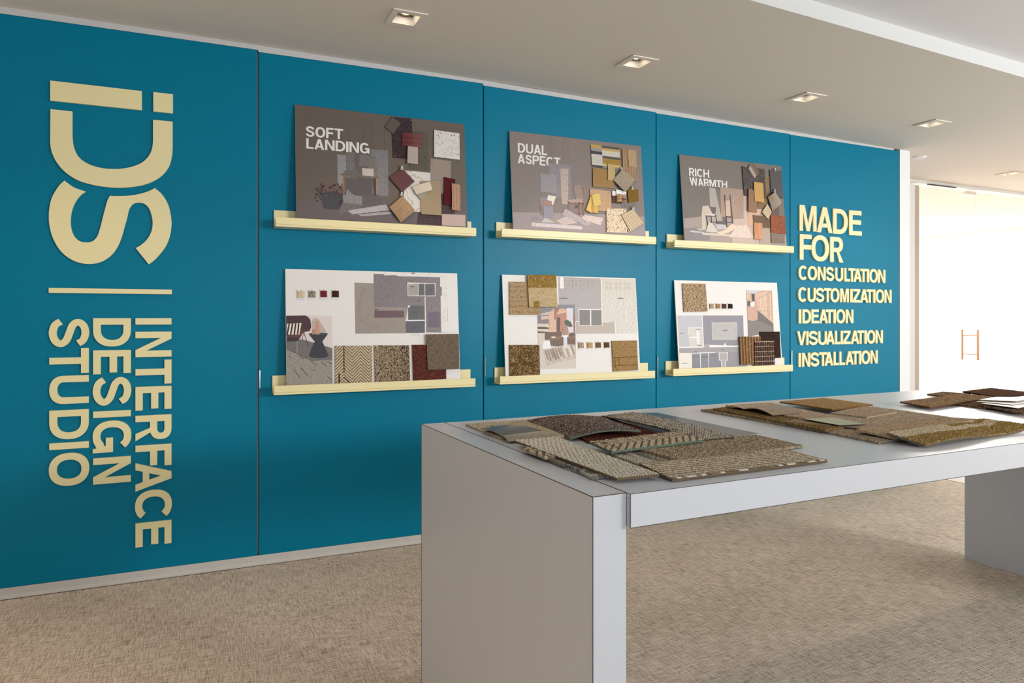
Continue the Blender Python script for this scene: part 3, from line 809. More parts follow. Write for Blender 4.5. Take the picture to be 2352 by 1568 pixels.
P([(870, 975), (925, 975), (925, 1080), (780, 1075), (800, 1030), (870, 1030)], (100, 94, 94), 4)
for q in ([(640, 935), (790, 945), (780, 972), (645, 972)], [(650, 975), (661, 975), (686, 1135), (675, 1135)], [(715, 975), (725, 975), (730, 1100), (718, 1100)], [(775, 970), (786, 970), (806, 1090), (795, 1090)], [(690, 1040), (800, 1045), (800, 1052), (690, 1048)]): P(q, (62, 56, 56), 6)
P([(700, 840), (785, 850), (770, 948), (738, 945)], (92, 84, 82), 6, 'vert')
P([(600, 830), (680, 825), (735, 935), (640, 958), (645, 1130), (640, 1160), (590, 1130), (588, 930)], (200, 184, 170), 7, 'speck'); P([(640, 935), (735, 930), (775, 945), (765, 962), (645, 955)], (216, 200, 186), 8)
P([(518, 1125), (590, 1125), (645, 1150), (560, 1160)], (180, 170, 160), 6, 'speck')
P([(645, 1172), (690, 1040), (730, 1060), (770, 1110), (812, 1182)], (206, 196, 186), 8, 'speck'); P([(770, 1070), (910, 1080), (935, 1142), (795, 1142)], (186, 181, 186), 7, 'speck')
P([(955, 1250), (1050, 1092), (1190, 1080), (1235, 1170), (1288, 1258)], (216, 196, 184), 7, 'hor'); P([(790, 1185), (900, 1150), (1000, 1062), (1062, 1110), (960, 1180), (850, 1216)], (222, 198, 176), 9)
P([(420, 1175), (460, 1155), (620, 1180), (610, 1196)], (196, 190, 190), 7, 'hor'); P([(600, 1182), (980, 1212), (975, 1236), (595, 1216)], (206, 192, 180), 6)
b3.finish('brown-grey mood board titled RICH WARMTH on the upper right ledge', plain('brown_grey_print', alb((118, 109, 101)), 0.4, 0, 3, .4, var=.05),
          [([(420, 320), (690, 350), (692, 456), (424, 428)], 'RICH'), ([(424, 444), (930, 500), (932, 586), (440, 553)], 'WARMTH')])
# ---- lower left: floor plan, lounge photo
b4 = Board(crop(620, 590, 4.612), 0.1285, 1.0865, 0.8925, 1.526)
P = b4.poly
G = (150, 139, 130)
P([(895, 272), (1098, 278), (1103, 530), (1460, 535), (1440, 675), (1443, 808), (905, 812)], G, 1, 'speck')
P([(1098, 178), (1210, 182), (1212, 196), (1325, 192), (1362, 203), (1803, 215), (1803, 315), (1820, 315), (1822, 402), (1808, 415), (1815, 800), (1655, 797), (1640, 535), (1460, 535), (1103, 530)], (122, 111, 115), 2, 'diag')
P([(1455, 270), (1754, 278), (1754, 416), (1458, 414)], (222, 218, 214), 3)
P([(1463, 290), (1566, 280), (1572, 408), (1463, 410)], (166, 158, 154), 4); P([(1574, 283), (1637, 283), (1639, 408), (1575, 408)], (86, 85, 88), 4, 'hor'); P([(1645, 283), (1745, 285), (1748, 408), (1645, 410)], (86, 85, 88), 4, 'hor')
P([(1107, 568), (1420, 568), (1422, 640), (1107, 643)], (102, 76, 86), 3); P([(1463, 515), (1638, 515), (1640, 668), (1465, 668)], (84, 82, 84), 4, 'hor'); P([(1440, 680), (1640, 676), (1640, 802), (1443, 804)], (88, 89, 98), 4)
P([(1638, 420), (1648, 420), (1654, 800), (1644, 800)], (226, 222, 220), 5); P([(1436, 666), (1640, 664), (1640, 676), (1436, 680)], (226, 222, 220), 5); P([(1460, 512), (1483, 512), (1483, 534), (1460, 534)], (226, 222, 220), 5)
P([(1675, 582), (1798, 580), (1800, 745), (1677, 747)], (106, 92, 108), 4)
for x, y in ((1002, 345), (975, 395), (1045, 415), (935, 555), (945, 640), (985, 685), (1040, 720), (1075, 735), (1115, 740), (1150, 742), (1220, 680), (1275, 720), (1225, 755), (1030, 625), (950, 480), (955, 520)): b4.ring(x, y, 15, (134, 124, 116))
for x, y in ((1495, 345), (1530, 380), (1540, 335)): b4.ring(x, y, 14, (136, 128, 122))
for q in ([(1850, 540), (1883, 540), (1883, 678), (1850, 678)], [(1805, 210), (1878, 212)], [(1820, 280), (1875, 282)], [(1820, 412), (1882, 414)], [(1820, 800), (1890, 802)], [(1510, 805), (1512, 842), (1545, 805), (1578, 840), (1578, 805)], [(1096, 178), (1096, 152)], [(1215, 175), (1240, 150)], [(1330, 160), (1430, 162), (1432, 196)]): b4.line(q, (190, 186, 184), 3, 3)
for x, y in ((1845, 573), (1845, 640), (1865, 325), (1848, 392), (1690, 180)): b4.ring(x, y, 11, (190, 186, 184))
for x, y, w in ((1520, 583, 52), (1505, 750, 52), (1488, 315, 40), (1110, 557, 38), (1500, 172, 36), (1590, 345, 30), (1690, 350, 24), (1565, 460, 26)): P([(x, y - 4), (x + w, y - 4), (x + w, y + 4), (x, y + 4)], (66, 62, 64), 6)
P([(172, 617), (655, 621), (660, 965), (340, 870), (172, 895)], (214, 203, 198), 1)
P([(172, 893), (340, 870), (660, 965), (665, 1352), (176, 1368)], (146, 136, 125), 2, 'hor')
P([(172, 893), (340, 870), (660, 965), (662, 1090), (440, 1100), (176, 980)], (104, 98, 92), 3, 'hor')
for a, b in (((225, 1070), (200, 1045)), ((250, 1188), (322, 1285)), ((330, 1172), (408, 1265)), ((435, 1100), (495, 1150)), ((540, 1110), (600, 1155)), ((605, 1260), (660, 1310)), ((310, 1040), (360, 1080)), ((620, 1110), (660, 1135)), ((455, 1185), (475, 1205)), ((360, 1050), (390, 1075))): b4.line([a, b], (48, 42, 42), 6, 4)
for i in range(16): b4.line([(185 + i * 29, 1360 - i * 2), (225 + i * 27, 1290 - (i % 4) * 14)], (158, 146, 134), 4, 3)
P([(440, 690), (455, 660), (485, 645), (520, 665), (605, 800), (450, 812)], (188, 168, 160), 2)
P([(172, 622), (375, 618), (405, 635), (428, 665), (438, 740), (420, 785), (350, 785), (310, 830), (172, 830)], (66, 40, 43), 5)
P([(345, 768), (420, 785), (352, 797), (318, 860), (290, 885), (240, 892), (176, 880), (176, 820), (305, 820)], (92, 50, 52), 6)
P([(176, 850), (300, 855), (330, 830), (305, 880), (280, 892), (176, 895)], (56, 34, 37), 7)
P([(180, 706), (335, 698), (312, 822), (176, 820)], (226, 214, 198), 7)
for x in (198, 232, 266, 298): P([(x, 702), (x + 16, 702), (x - 2 + (x - 250) * .1, 820), (x - 18 + (x - 250) * .1, 820)], (40, 34, 36), 8)
b4.line([(358, 790), (408, 950)], (60, 52, 50), 6, 5); b4.line([(288, 893), (288, 1018)], (170, 160, 152), 6, 5); b4.line([(355, 790), (345, 870)], (60, 52, 50), 5, 5)
P([(410, 812), (450, 803), (575, 803), (615, 810), (600, 835), (555, 895), (585, 960), (622, 1045), (595, 1065), (520, 1072), (440, 1065), (413, 1048), (440, 970), (475, 895), (430, 840)], (50, 48, 56), 6)
P([(410, 812), (450, 803), (575, 803), (615, 810), (575, 822), (450, 822)], (72, 68, 76), 7)
P([(480, 735), (488, 710), (490, 680), (512, 680), (514, 710), (524, 735), (525, 818), (482, 818)], (192, 146, 120), 8); P([(447, 768), (481, 768), (479, 818), (449, 818)], (176, 128, 100), 8)
b4.finish('white board with a maroon chair photo and grey floor plan, lower left ledge', MAT['board'])
# ---- lower middle
b5 = Board(crop(1120, 600, 5.2275), 1.371, 2.3185, 0.8985, 1.526)
P = b5.poly
P([(848, 185), (1357, 205), (1372, 725), (1045, 722), (1045, 518), (855, 518)], (167, 160, 157), 1); P([(1366, 208), (1775, 215), (1785, 392), (1370, 388)], (204, 196, 184), 1)
P([(1370, 388), (1785, 392), (1797, 866), (1535, 866), (1528, 730), (1375, 725)], (204, 196, 187), 2, 'hor'); P([(1062, 722), (1528, 730), (1530, 866), (1062, 870)], (178, 166, 155), 2)
P([(1356, 205), (1368, 205), (1382, 735), (1370, 735)], (228, 222, 218), 4); P([(1525, 722), (1535, 722), (1540, 866), (1530, 866)], (228, 222, 218), 4); P([(1062, 716), (1450, 722), (1450, 732), (1062, 728)], (228, 222, 218), 3)
P([(1088, 570), (1370, 573), (1380, 774), (1098, 774)], (228, 222, 218), 5); P([(1100, 580), (1228, 583), (1231, 766), (1105, 766)], (118, 113, 107), 6); P([(1244, 583), (1366, 583), (1371, 768), (1246, 768)], (118, 113, 107), 6)
P([(865, 187), (912, 190), (918, 326), (868, 325)], (230, 224, 220), 3)
for x in (918, 1016, 1114, 1212):
    b5.line([(x, 205), (x + 2, 328), (x + 34, 328)], (134, 128, 126), 3, 3); b5.ring(x + 48, 278, 16, (138, 132, 130))
b5.line([(918, 232), (1355, 240)], (140, 134, 131), 3, 3)
for cx in (1455, 1568, 1678):
    for dx, dy in ((-24, -30), (24, -26), (-24, 30), (24, 34)): b5.ring(cx + dx, 290 + dy, 10, (176, 169, 158))
    b5.ring(cx, 292, 26, (182, 175, 164))
for x, y, w in ((1165, 701, 16), (1300, 701, 16), (1560, 442, 70)): P([(x, y - 5), (x + w, y - 5), (x + w, y + 5), (x, y + 5)], (92, 90, 98), 7)
for i, (a, w) in enumerate(((858, 5), (872, 9), (884, 9), (896, 9), (908, 10), (920, 8), (930, 10), (942, 9), (952, 5))): P([(a, 437), (a + w * .8, 437), (a + w * .8, 449), (a, 449)], (80, 77, 84), 4)
P([(597, 520), (1045, 518), (1063, 1282), (630, 1292)], (190, 180, 172), 3)
P([(600, 640), (640, 548), (845, 520), (1045, 518), (1050, 640), (790, 592)], (108, 106, 113), 4, 'hor'); P([(600, 650), (735, 640), (742, 748), (600, 748)], (116, 108, 111), 5); P([(640, 660), (735, 650), (735, 690), (640, 700)], (196, 176, 162), 6)
P([(600, 745), (742, 745), (742, 900), (605, 906)], (208, 188, 172), 5)
P([(600, 785), (690, 785), (735, 797), (735, 813), (602, 811)], (62, 52, 56), 6); P([(602, 838), (740, 848), (738, 862), (604, 862)], (66, 56, 60), 6)
P([(725, 640), (800, 556), (955, 575), (958, 855), (742, 855)], (204, 160, 130), 5, 'vert'); P([(800, 556), (870, 560), (820, 640), (815, 700), (800, 700)], (150, 96, 70), 6)
P([(818, 640), (945, 615), (948, 850), (825, 850)], (168, 106, 76), 6, 'vert'); P([(830, 672), (872, 672), (870, 846), (832, 846)], (80, 54, 46), 7)
P([(948, 560), (1025, 560), (1032, 848), (960, 848)], (208, 202, 213), 6); P([(1025, 640), (1050, 640), (1054, 848), (1032, 848)], (140, 90, 68), 6)
P([(605, 906), (1056, 880), (1063, 1282), (630, 1292)], (198, 188, 178), 5)
P([(665, 1072), (800, 1030), (1058, 990), (1060, 1168), (710, 1252)], (184, 168, 154), 6, 'diag')
for i in range(11):
    x = 680 + i * 31; c = rnd.choice([(142, 122, 106), (160, 142, 128), (206, 196, 184), (128, 110, 98)])
    P([(x, 1068 - i * 6), (x + 20, 1064 - i * 6), (x + 62, 1160 - i * 7 + rnd.uniform(-20, 50)), (x + 40, 1165 - i * 7 + rnd.uniform(-20, 50))], c, 7)
P([(685, 868), (740, 850), (890, 846), (895, 905), (960, 905), (980, 865), (1054, 850), (1056, 1000), (960, 996), (850, 1022), (765, 1012), (690, 950)], (94, 66, 44), 7)
P([(722, 925), (800, 905), (892, 900), (900, 915), (850, 940), (740, 945)], (126, 90, 62), 8); P([(965, 905), (1052, 895), (1054, 925), (965, 930)], (122, 86, 58), 8); P([(755, 905), (800, 900), (825, 912), (780, 920)], (226, 220, 218), 9)
b5.line([(842, 940), (846, 1018)], (70, 48, 33), 4, 8); b5.line([(1012, 855), (1014, 920)], (74, 50, 34), 3, 9)
P([(910, 898), (955, 898), (957, 1048), (912, 1048)], (206, 206, 210), 10); b5.ell(930, 896, 46, 11, (230, 226, 224), 11)
P([(915, 780), (960, 775), (972, 830), (965, 885), (910, 888), (902, 830)], (156, 112, 86), 12, 'hor'); P([(925, 715), (960, 700), (1000, 730), (1022, 780), (985, 788), (935, 758)], (42, 74, 56), 13); b5.line([(945, 775), (960, 740)], (60, 70, 50), 4, 12)
P([(668, 962), (700, 950), (745, 948), (762, 1045), (660, 1052), (655, 1020)], (226, 222, 224), 11); b5.line([(690, 955), (705, 940), (722, 950)], (200, 196, 198), 5, 10)
b5.finish('white board with a brown sofa photo and two gold samples on top, lower middle ledge', MAT['board'])
# ---- lower right
b6 = Board(crop(1510, 620, 6.029), 2.6255, 3.530, 0.9055, 1.520)
P = b6.poly
P([(278, 628), (617, 628), (638, 1062), (305, 1072)], (184, 182, 188), 1); P([(625, 628), (1187, 628), (1200, 1050), (640, 1032)], (136, 133, 141), 1); P([(750, 722), (1105, 722), (1110, 966), (755, 968)], (181, 177, 173), 2)
P([(612, 628), (624, 628), (645, 1065), (632, 1065)], (228, 226, 226), 3); P([(303, 1064), (650, 1054), (650, 1066), (303, 1080)], (228, 226, 226), 3); P([(720, 1054), (1200, 1042), (1200, 1052), (720, 1066)], (228, 226, 226), 3); P([(925, 1015), (950, 1015), (950, 1056), (927, 1056)], (228, 226, 226), 4)
P([(640, 1035), (718, 1028), (722, 1070), (650, 1075)], (160, 156, 154), 2)
P([(303, 1080), (1150, 1062), (1205, 1060), (1208, 1136), (305, 1152)], (152, 148, 148), 2)
P([(303, 1148), (500, 1150), (500, 1158), (303, 1158)], (228, 226, 226), 3); P([(555, 1142), (800, 1136), (800, 1144), (555, 1150)], (228, 226, 226), 3)
P([(303, 1156), (475, 1158), (480, 1366), (305, 1370)], (224, 217, 207), 2)
for q in ([(478, 1158), (588, 1155), (595, 1358), (484, 1362)], [(600, 1154), (700, 1150), (708, 1356), (605, 1358)], [(713, 1150), (850, 1144), (858, 1242), (884, 1250), (886, 1346), (717, 1352)]): P(q, (126, 124, 133), 2)
P([(950, 1250), (972, 1248), (972, 1140), (1150, 1135), (1240, 1135), (1245, 1340), (952, 1345)], (140, 137, 142), 2)
P([(862, 1150), (940, 1145), (966, 1150), (968, 1245), (945, 1252), (947, 1342), (890, 1345), (886, 1250), (860, 1244)], (168, 162, 160), 3)
for q in ([(852, 1140), (856, 1248), (886, 1250), (888, 1345)], [(940, 1140), (970, 1140), (970, 1248), (946, 1250), (948, 1344)], [(590, 1152), (598, 1358)], [(704, 1150), (712, 1355)]): b6.line(q, (230, 228, 228), 7, 4)
P([(425, 800), (618, 800), (630, 1050), (442, 1060), (432, 960)], (201, 196, 189), 2); b6.line([(425, 800), (618, 800)], (230, 228, 228), 9, 4); b6.line([(425, 800), (428, 890)], (230, 228, 228), 7, 4)
P([(538, 838), (580, 838), (586, 1022), (545, 1026)], (232, 230, 229), 4); P([(445, 928), (545, 922), (545, 938), (445, 944)], (232, 230, 229), 5); b6.line([(488, 860), (492, 1010)], (226, 224, 224), 5, 5)
for i in range(4): b6.ring(562, 862 + i * 45, 12, (180, 176, 174), 3, 6)
for x, y in [(815 + i * 56, 765) for i in range(5)] + [(822 + i * 56, 914) for i in range(5)] + [(780, 840), (1080, 836)]: b6.ring(x, y, 12, (158, 154, 152), 3, 4)
b6.line([(790, 795), (1062, 792), (1066, 880), (794, 884), (790, 795)], (160, 156, 154), 3, 4)
for x, y, w in ((895, 832, 86), (925, 850, 26), (538, 818, 70), (555, 1045, 58), (303, 874, 70), (505, 1128, 44), (885, 1100, 44), (335, 1290, 82), (490, 1200, 84), (608, 1200, 80), (745, 1180, 76)): P([(x, y - 4), (x + w, y - 4), (x + w, y + 4), (x, y + 4)], (104, 101, 108), 6)
P([(1225, 280), (1587, 285), (1612, 850), (1255, 920)], (198, 160, 136), 1)
P([(1240, 282), (1440, 282), (1335, 330), (1245, 312)], (194, 191, 198), 2); P([(1335, 330), (1587, 287), (1605, 742), (1390, 560), (1385, 430)], (208, 174, 148), 2, 'vert')
for i in range(9): b6.line([(1420 + i * 20, 300), (1432 + i * 20, 560 + i * 18)], rnd.choice([(176, 136, 110), (226, 196, 172), (190, 150, 124)]), 6, 3)
b6.line([(1400, 400), (1587, 290)], (140, 112, 96), 4, 4); b6.line([(1390, 505), (1600, 515)], (170, 134, 112), 3, 4); b6.line([(1395, 555), (1600, 580)], (170, 134, 112), 3, 4)
P([(1305, 330), (1345, 328), (1348, 430), (1312, 430)], (72, 66, 62), 3); P([(1245, 430), (1285, 430), (1286, 500), (1248, 502)], (78, 76, 78), 3); P([(1285, 460), (1340, 435), (1342, 505), (1290, 505)], (232, 227, 224), 4)
P([(1245, 505), (1385, 510), (1390, 690), (1320, 702), (1250, 685)], (196, 156, 136), 4, 'vert'); P([(1390, 560), (1606, 742), (1612, 860), (1255, 922), (1250, 690), (1320, 705), (1390, 690)], (124, 115, 108), 3)
P([(1390, 560), (1440, 600), (1606, 742), (1606, 790), (1390, 700)], (104, 96, 91), 4)
b6.line([(1240, 290), (1245, 395)], (228, 224, 224), 6, 5); b6.line([(1268, 290), (1272, 405)], (228, 224, 224), 6, 5); b6.line([(1240, 390), (1272, 405)], (228, 224, 224), 6, 5)
b6.finish('white board with a wood-panelled lobby photo and grey plan, lower right ledge', MAT['board'])

# ------------------------------------------------------------------ sample sheets
def hsh(i, j, s=0):
    x = np.sin(i * 127.1 + j * 311.7 + s * 74.7) * 43758.5453
    return x - np.floor(x)
def pick(h, pal):
    pal = np.array([alb(c) for c in pal]); pal = pal * .82 + pal.mean(1, keepdims=True) * .18; return pal[np.minimum((h * len(pal)).astype(int), len(pal) - 1)]
def pal_speck(pal, seed=0):
    return lambda i, j, U, V: pick(hsh(i, j, seed), pal)
def flat(c, var=.03): 
    def f(i, j, U, V):
        return np.array(alb(c))[None, :] * (1 + var * (hsh(i, j, 3) - .5)[:, None] * 2)
    return f
def mixpat(mask, a, b):
    def f(i, j, U, V):
        m = mask(i, j, U, V)[:, None]; return a(i, j, U, V) * (1 - m) + b(i, j, U, V) * m
    return f
def two(fn, c0, c1, jit=.12, seed=1):
    """fn gives 0..1 between palettes c0 and c1"""
    def f(i, j, U, V):
        m = np.clip(fn(i, j, U, V) + (hsh(i, j, seed) - .5) * jit * 2, 0, 1)
        return np.where((m > .5)[:, None], pick(hsh(i, j, seed + 5), c1), pick(hsh(i, j, seed + 9), c0))
    return f
def smooth_noise(U, V, f, seed=0):
    x, y = U * f, V * f; xi, yi = np.floor(x), np.floor(y); fx, fy = x - xi, y - yi
    fx = fx * fx * (3 - 2 * fx); fy = fy * fy * (3 - 2 * fy)
    g = lambda a, b: hsh(a, b, seed)
    return (g(xi, yi) * (1 - fx) + g(xi + 1, yi) * fx) * (1 - fy) + (g(xi, yi + 1) * (1 - fx) + g(xi + 1, yi + 1) * fx) * fy

def sheet(name, C4, up, mat, pat, th=.003, cell=.004, sub=1, amp=0.0, curl=None, fuzz=0.0, brick=True, parent=None, seed=0, edge=None):
    """a sample sheet over four corners (A,B,C,D round the outline); the pile is real displaced geometry"""
    A, B, C, D = [np.asarray(p, float) for p in C4]
    up = np.asarray(up, float)
    n = np.cross(B - A, D - A); n /= np.linalg.norm(n)
    if n @ up < 0:
        B, D = D, B; n = -n
    n = np.cross(C - A, D - B); n /= np.linalg.norm(n)
    Ls = (np.linalg.norm(B - A) + np.linalg.norm(C - D)) / 2; Lt = (np.linalg.norm(D - A) + np.linalg.norm(C - B)) / 2
    ci_, cj_ = max(4, int(round(Ls / cell))), max(4, int(round(Lt / cell)))
    nu, nv = ci_ * sub + 1, cj_ * sub + 1
    s, t = np.meshgrid(np.linspace(0, 1, nu), np.linspace(0, 1, nv), indexing='ij')
    s, t = s.ravel(), t.ravel()
    base = ((1 - s) * (1 - t))[:, None] * A + (s * (1 - t))[:, None] * B + (s * t)[:, None] * C + ((1 - s) * t)[:, None] * D
    cu = np.zeros_like(s) if curl is None else curl(s, t)
    x, y = s * ci_, t * cj_
    j = np.minimum(np.floor(y), cj_ - 1); off = np.where(j % 2 == 1, .5, 0) if brick else 0
    i = np.floor(x + off)
    h = np.zeros_like(s)
    if amp:
        h = amp * (np.abs(np.sin(math.pi * (x + off))) * .75 + .25) * (np.abs(np.sin(math.pi * y)) * .75 + .25) * (.6 + .8 * hsh(i, j, seed + 2))
    if fuzz:
        h = h + fuzz * (hsh(np.arange(len(s)), i, seed) - .3)
    top = base + n * (cu + h)[:, None]
    if amp or fuzz:                                    # ragged outline
        jit = (amp + fuzz) * .35
        top[:, 0] += (hsh(i, j, seed + 21) - .5) * jit; top[:, 1] += (hsh(i, j, seed + 22) - .5) * jit * (abs(n[1]) < .5)
    idx = np.arange(nu * nv).reshape(nu, nv)
    q = np.stack([idx[:-1, :-1], idx[1:, :-1], idx[1:, 1:], idx[:-1, 1:]], -1).reshape(-1, 4)
    ring = np.concatenate([idx[:, 0], idx[-1, 1:], idx[-2::-1, -1], idx[0, -2:0:-1]])
    bot = base + n * (cu - th)[:, None]
    N = nu * nv; nr = len(ring)
    low = base[ring] + n * (cu[ring] - th)[:, None]
    ringl = np.arange(nr) + N
    rimt = np.arange(nr) + N + nr + 81
    side = np.stack([rimt, ringl, np.roll(ringl, -1), np.roll(rimt, -1)], -1)
    gb = idx[::max(1, (nu - 1) // 8), ::max(1, (nv - 1) // 8)]
    bs, bt = np.linspace(0, nu - 1, 9).astype(int), np.linspace(0, nv - 1, 9).astype(int)
    under = bot[idx[np.ix_(bs, bt)].ravel()]
    ui = (np.arange(81) + N + nr).reshape(9, 9)
    uq = np.stack([ui[:-1, :-1], ui[:-1, 1:], ui[1:, 1:], ui[1:, :-1]], -1).reshape(-1, 4)
    verts = np.concatenate([top, low, under, top[ring]]); faces = np.concatenate([q, side, uq])
    U, V = s * Ls, t * Lt
    col = pat(i, j, U, V)
    e = (col[ring] * .45 + col.mean(0) * .40) * (1 if edge is None else 0) + (0 if edge is None else np.array(alb(edge)))
    col = np.concatenate([col, e, np.tile(col.mean(0) * .8, (81, 1)), e])
    me = bpy.data.meshes.new(name)
    me.vertices.add(len(verts)); me.vertices.foreach_set('co', verts.astype(np.float32).ravel())
    me.loops.add(faces.size); me.loops.foreach_set('vertex_index', faces.astype(np.int32).ravel())
    me.polygons.add(len(faces)); me.polygons.foreach_set('loop_start', np.arange(0, faces.size, 4, dtype=np.int32))
    me.update(calc_edges=True); me.validate()
    ca = me.color_attributes.new('Col', 'FLOAT_COLOR', 'POINT')
    rgba = np.ones((len(verts), 4), np.float32); rgba[:, :3] = col; ca.data.foreach_set('color', rgba.ravel())
    sm = np.zeros(len(faces), bool); sm[:len(q)] = True; me.polygons.foreach_set('use_smooth', sm)
    return link(name, me, MAT[mat], parent)

def pinned(bd, kind, pts, label, mat, pat, lift=.001, th=.0015, group=None, cat='swatch', clip=None, pins=(), **kw):
    C4 = [bd.pt(x, y, lift + th) for x, y in pts]
    o = tag(sheet(kind, C4, bd.n, mat, pat, th=th, **kw), label, cat, group)
    if clip:
        c = bd.pt(*clip, lift + th + .004); mb_ = MB()
        w = np.array([1., 0, 0])
        f = lambda a, b, d: c + w * a + bd.t * b + bd.n * d
        mb_.prism([f(-.010, -.008, 0), f(.010, -.008, 0), f(.007, .006, 0), f(-.007, .006, 0)], bd.n * -.006)
        mb_.ball(f(0, .012, 0), .006); mb_.tube(f(-.005, .004, .001), f(0, .016, .003), .0016, 8); mb_.tube(f(.005, .004, .001), f(0, .016, .003), .0016, 8)
        link('bulldog_clip', mb_.mesh('bulldog_clip'), MAT['chrome'], o)['label'] = 'small silver bulldog clip'
    for p in pins:
        mb_ = MB(); mb_.ball(bd.pt(*p, lift + th + .002), .0035)
        link('push_pin', mb_.mesh('push_pin'), MAT['chrome'], o)
    return o
arch = lambda k: (lambda s, t: k * 4 * s * (1 - s))
archt = lambda k: (lambda s, t: k * 4 * t * (1 - t))
lattice = lambda p, w: (lambda i, j, U, V: ((((U % p) < w) | ((V % p) < w)).astype(float)))
stripes = lambda p, d=.5, ax='V': (lambda i, j, U, V: (((V if ax == 'V' else U) % p) < p * d).astype(float))
S1G = 'material swatches on the SOFT LANDING board'
weave_dark = two(lambda i, j, U, V: ((i + j) % 2) * .9, [(52, 38, 44), (44, 30, 36)], [(84, 66, 70), (66, 50, 54)], .15)
pinned(b1, 'fabric_swatch', [(1285, 222), (1503, 240), (1518, 672), (1302, 655)], 'dark aubergine basket-weave fabric behind the red leather, SOFT LANDING board', 'cloth', weave_dark, .001, .0015, S1G, pins=((1490, 258), (1326, 632)), cell=.0045, sub=1, amp=.0012)
pinned(b1, 'paint_card', [(1297, 222), (1388, 290), (1305, 400), (1219, 330)], 'plain grey-brown diamond card over the corner of the aubergine fabric', 'smooth', flat((86, 76, 69)), .004, .002, S1G, 'swatch', cell=.02)
pinned(b1, 'felt_swatch', [(1515, 368), (1673, 384), (1680, 790), (1478, 775)], 'olive-grey felt rectangle behind the cream tile, SOFT LANDING board', 'cloth', pal_speck([(98, 92, 80), (88, 82, 71), (104, 98, 86)]), .0005, .003, S1G, cell=.004, edge=(190, 182, 172))
pinned(b1, 'leather_swatch', [(1398, 387), (1622, 415), (1612, 556), (1398, 528)], 'glossy red-maroon leather strip curving over the felt', 'leather', mixpat(stripes(.028, .06, 'U'), flat((104, 44, 44)), flat((66, 28, 30))), .005, .0015, S1G, cell=.004, curl=archt(.012))
pinned(b1, 'wood_tile', [(1462, 492), (1570, 508), (1567, 725), (1455, 712)], 'small pale greige tile with a wooden rim on the felt', 'smooth', mixpat(lambda i, j, U, V: ((U < .0018) | (U > U.max() - .0018) | (V < .0018) | (V > V.max() - .0018)).astype(float), flat((172, 160, 152), .08), flat((186, 150, 116))), .006, .008, S1G, cell=.0015, edge=(150, 112, 80))
def terr(base, chips, dens, f):
    def g(i, j, U, V):
        c = np.tile(np.array(alb(base)), (len(U), 1)); n = smooth_noise(U, V, f, 3); m = n > dens
        c[m] = pick(smooth_noise(U, V, f * .4, 8), chips)[m]; return c
    return g
pinned(b1, 'terrazzo_tile', [(1740, 360), (2008, 398), (2010, 677), (1738, 645)], 'square white terrazzo tile at the right edge, SOFT LANDING board', 'smooth', terr((214, 209, 202), [(150, 130, 110), (235, 232, 228), (160, 150, 136), (120, 105, 90)], .76, 240), .001, .007, S1G, cell=.0014, pins=(), edge=(120, 92, 70))
pinned(b1, 'fabric_swatch', [(1702, 662), (1918, 690), (1912, 1040), (1690, 1020)], 'beige checked linen below the white terrazzo tile', 'cloth', mixpat(lattice(.011, .0012), flat((158, 144, 132), .06), flat((134, 120, 109))), .001, .001, S1G, pins=((1735, 682), (1905, 705)), cell=.0012)
def marble(base, vein):
    return mixpat(lambda i, j, U, V: (np.abs(smooth_noise(U, V, 22, 1) - .5 + .15 * (smooth_noise(U, V, 60, 2) - .5)) < .03).astype(float), flat(base, .02), flat(vein))
pinned(b1, 'marble_paper', [(1430, 788), (1700, 815), (1690, 1240), (1410, 1215)], 'white veined marble paper behind the clipped diamonds', 'smooth', marble((214, 208, 200), (178, 166, 150)), .002, .001, S1G, cell=.0016)
pinned(b1, 'fabric_swatch', [(1600, 1020), (1960, 1050), (1950, 1382), (1560, 1352)], 'dusky purple checked fabric along the bottom, SOFT LANDING board', 'cloth', mixpat(lattice(.016, .0013), flat((88, 72, 76), .1), flat((56, 44, 48))), .0005, .001, S1G, cell=.0014)
pinned(b1, 'fabric_swatch', [(1592, 900), (1808, 902), (1815, 1268), (1603, 1255)], 'golden tan linen rectangle in the lower middle, SOFT LANDING board', 'cloth', pal_speck([(168, 144, 110), (163, 139, 105), (173, 149, 115)]), .006, .0015, S1G, pins=((1800, 1255),), cell=.002, curl=lambda s, t: .006 * (s ** 2))
pinned(b1, 'leather_swatch', [(1400, 770), (1535, 905), (1400, 1020), (1265, 862)], 'maroon leather diamond hanging from a silver clip', 'leather', flat((88, 42, 44)), .008, .004, S1G, clip=(1400, 768), cell=.01, edge=(70, 30, 32))
pinned(b1, 'fabric_swatch', [(1400, 1058), (1533, 1218), (1385, 1342), (1260, 1182)], 'rolled tan linen diamond hanging below the maroon diamond', 'cloth', two(lambda i, j, U, V: ((V * 90) % 1) * .8, [(168, 132, 94), (158, 122, 84)], [(186, 150, 110), (178, 142, 102)], .2), .006, .0015, S1G, clip=(1397, 1045), cell=.003, curl=lambda s, t: .020 * np.sin(math.pi * np.clip((s + t) / 2, 0, 1)) * (1 - .6 * np.abs(s - t)))
pinned(b1, 'paint_card', [(1520, 1000), (1700, 962), (1642, 1062), (1595, 1098)], 'pale grey-green card peeping from under the cream card', 'smooth', flat((158, 150, 130)), .010, .001, S1G, cell=.02)
pinned(b1, 'paint_card', [(1508, 962), (1695, 908), (1723, 995), (1550, 1045)], 'cream folded card over the golden linen, SOFT LANDING board', 'smooth', flat((206, 192, 172)), .016, .001, S1G, cell=.01, curl=archt(.006))
pinned(b1, 'velvet_swatch', [(1848, 858), (1965, 885), (1935, 1160), (1842, 1150)], 'dark maroon velvet strip near the right edge, SOFT LANDING board', 'cloth', flat((84, 26, 32), .1), .006, .005, S1G, cell=.005, edge=(74, 22, 28))
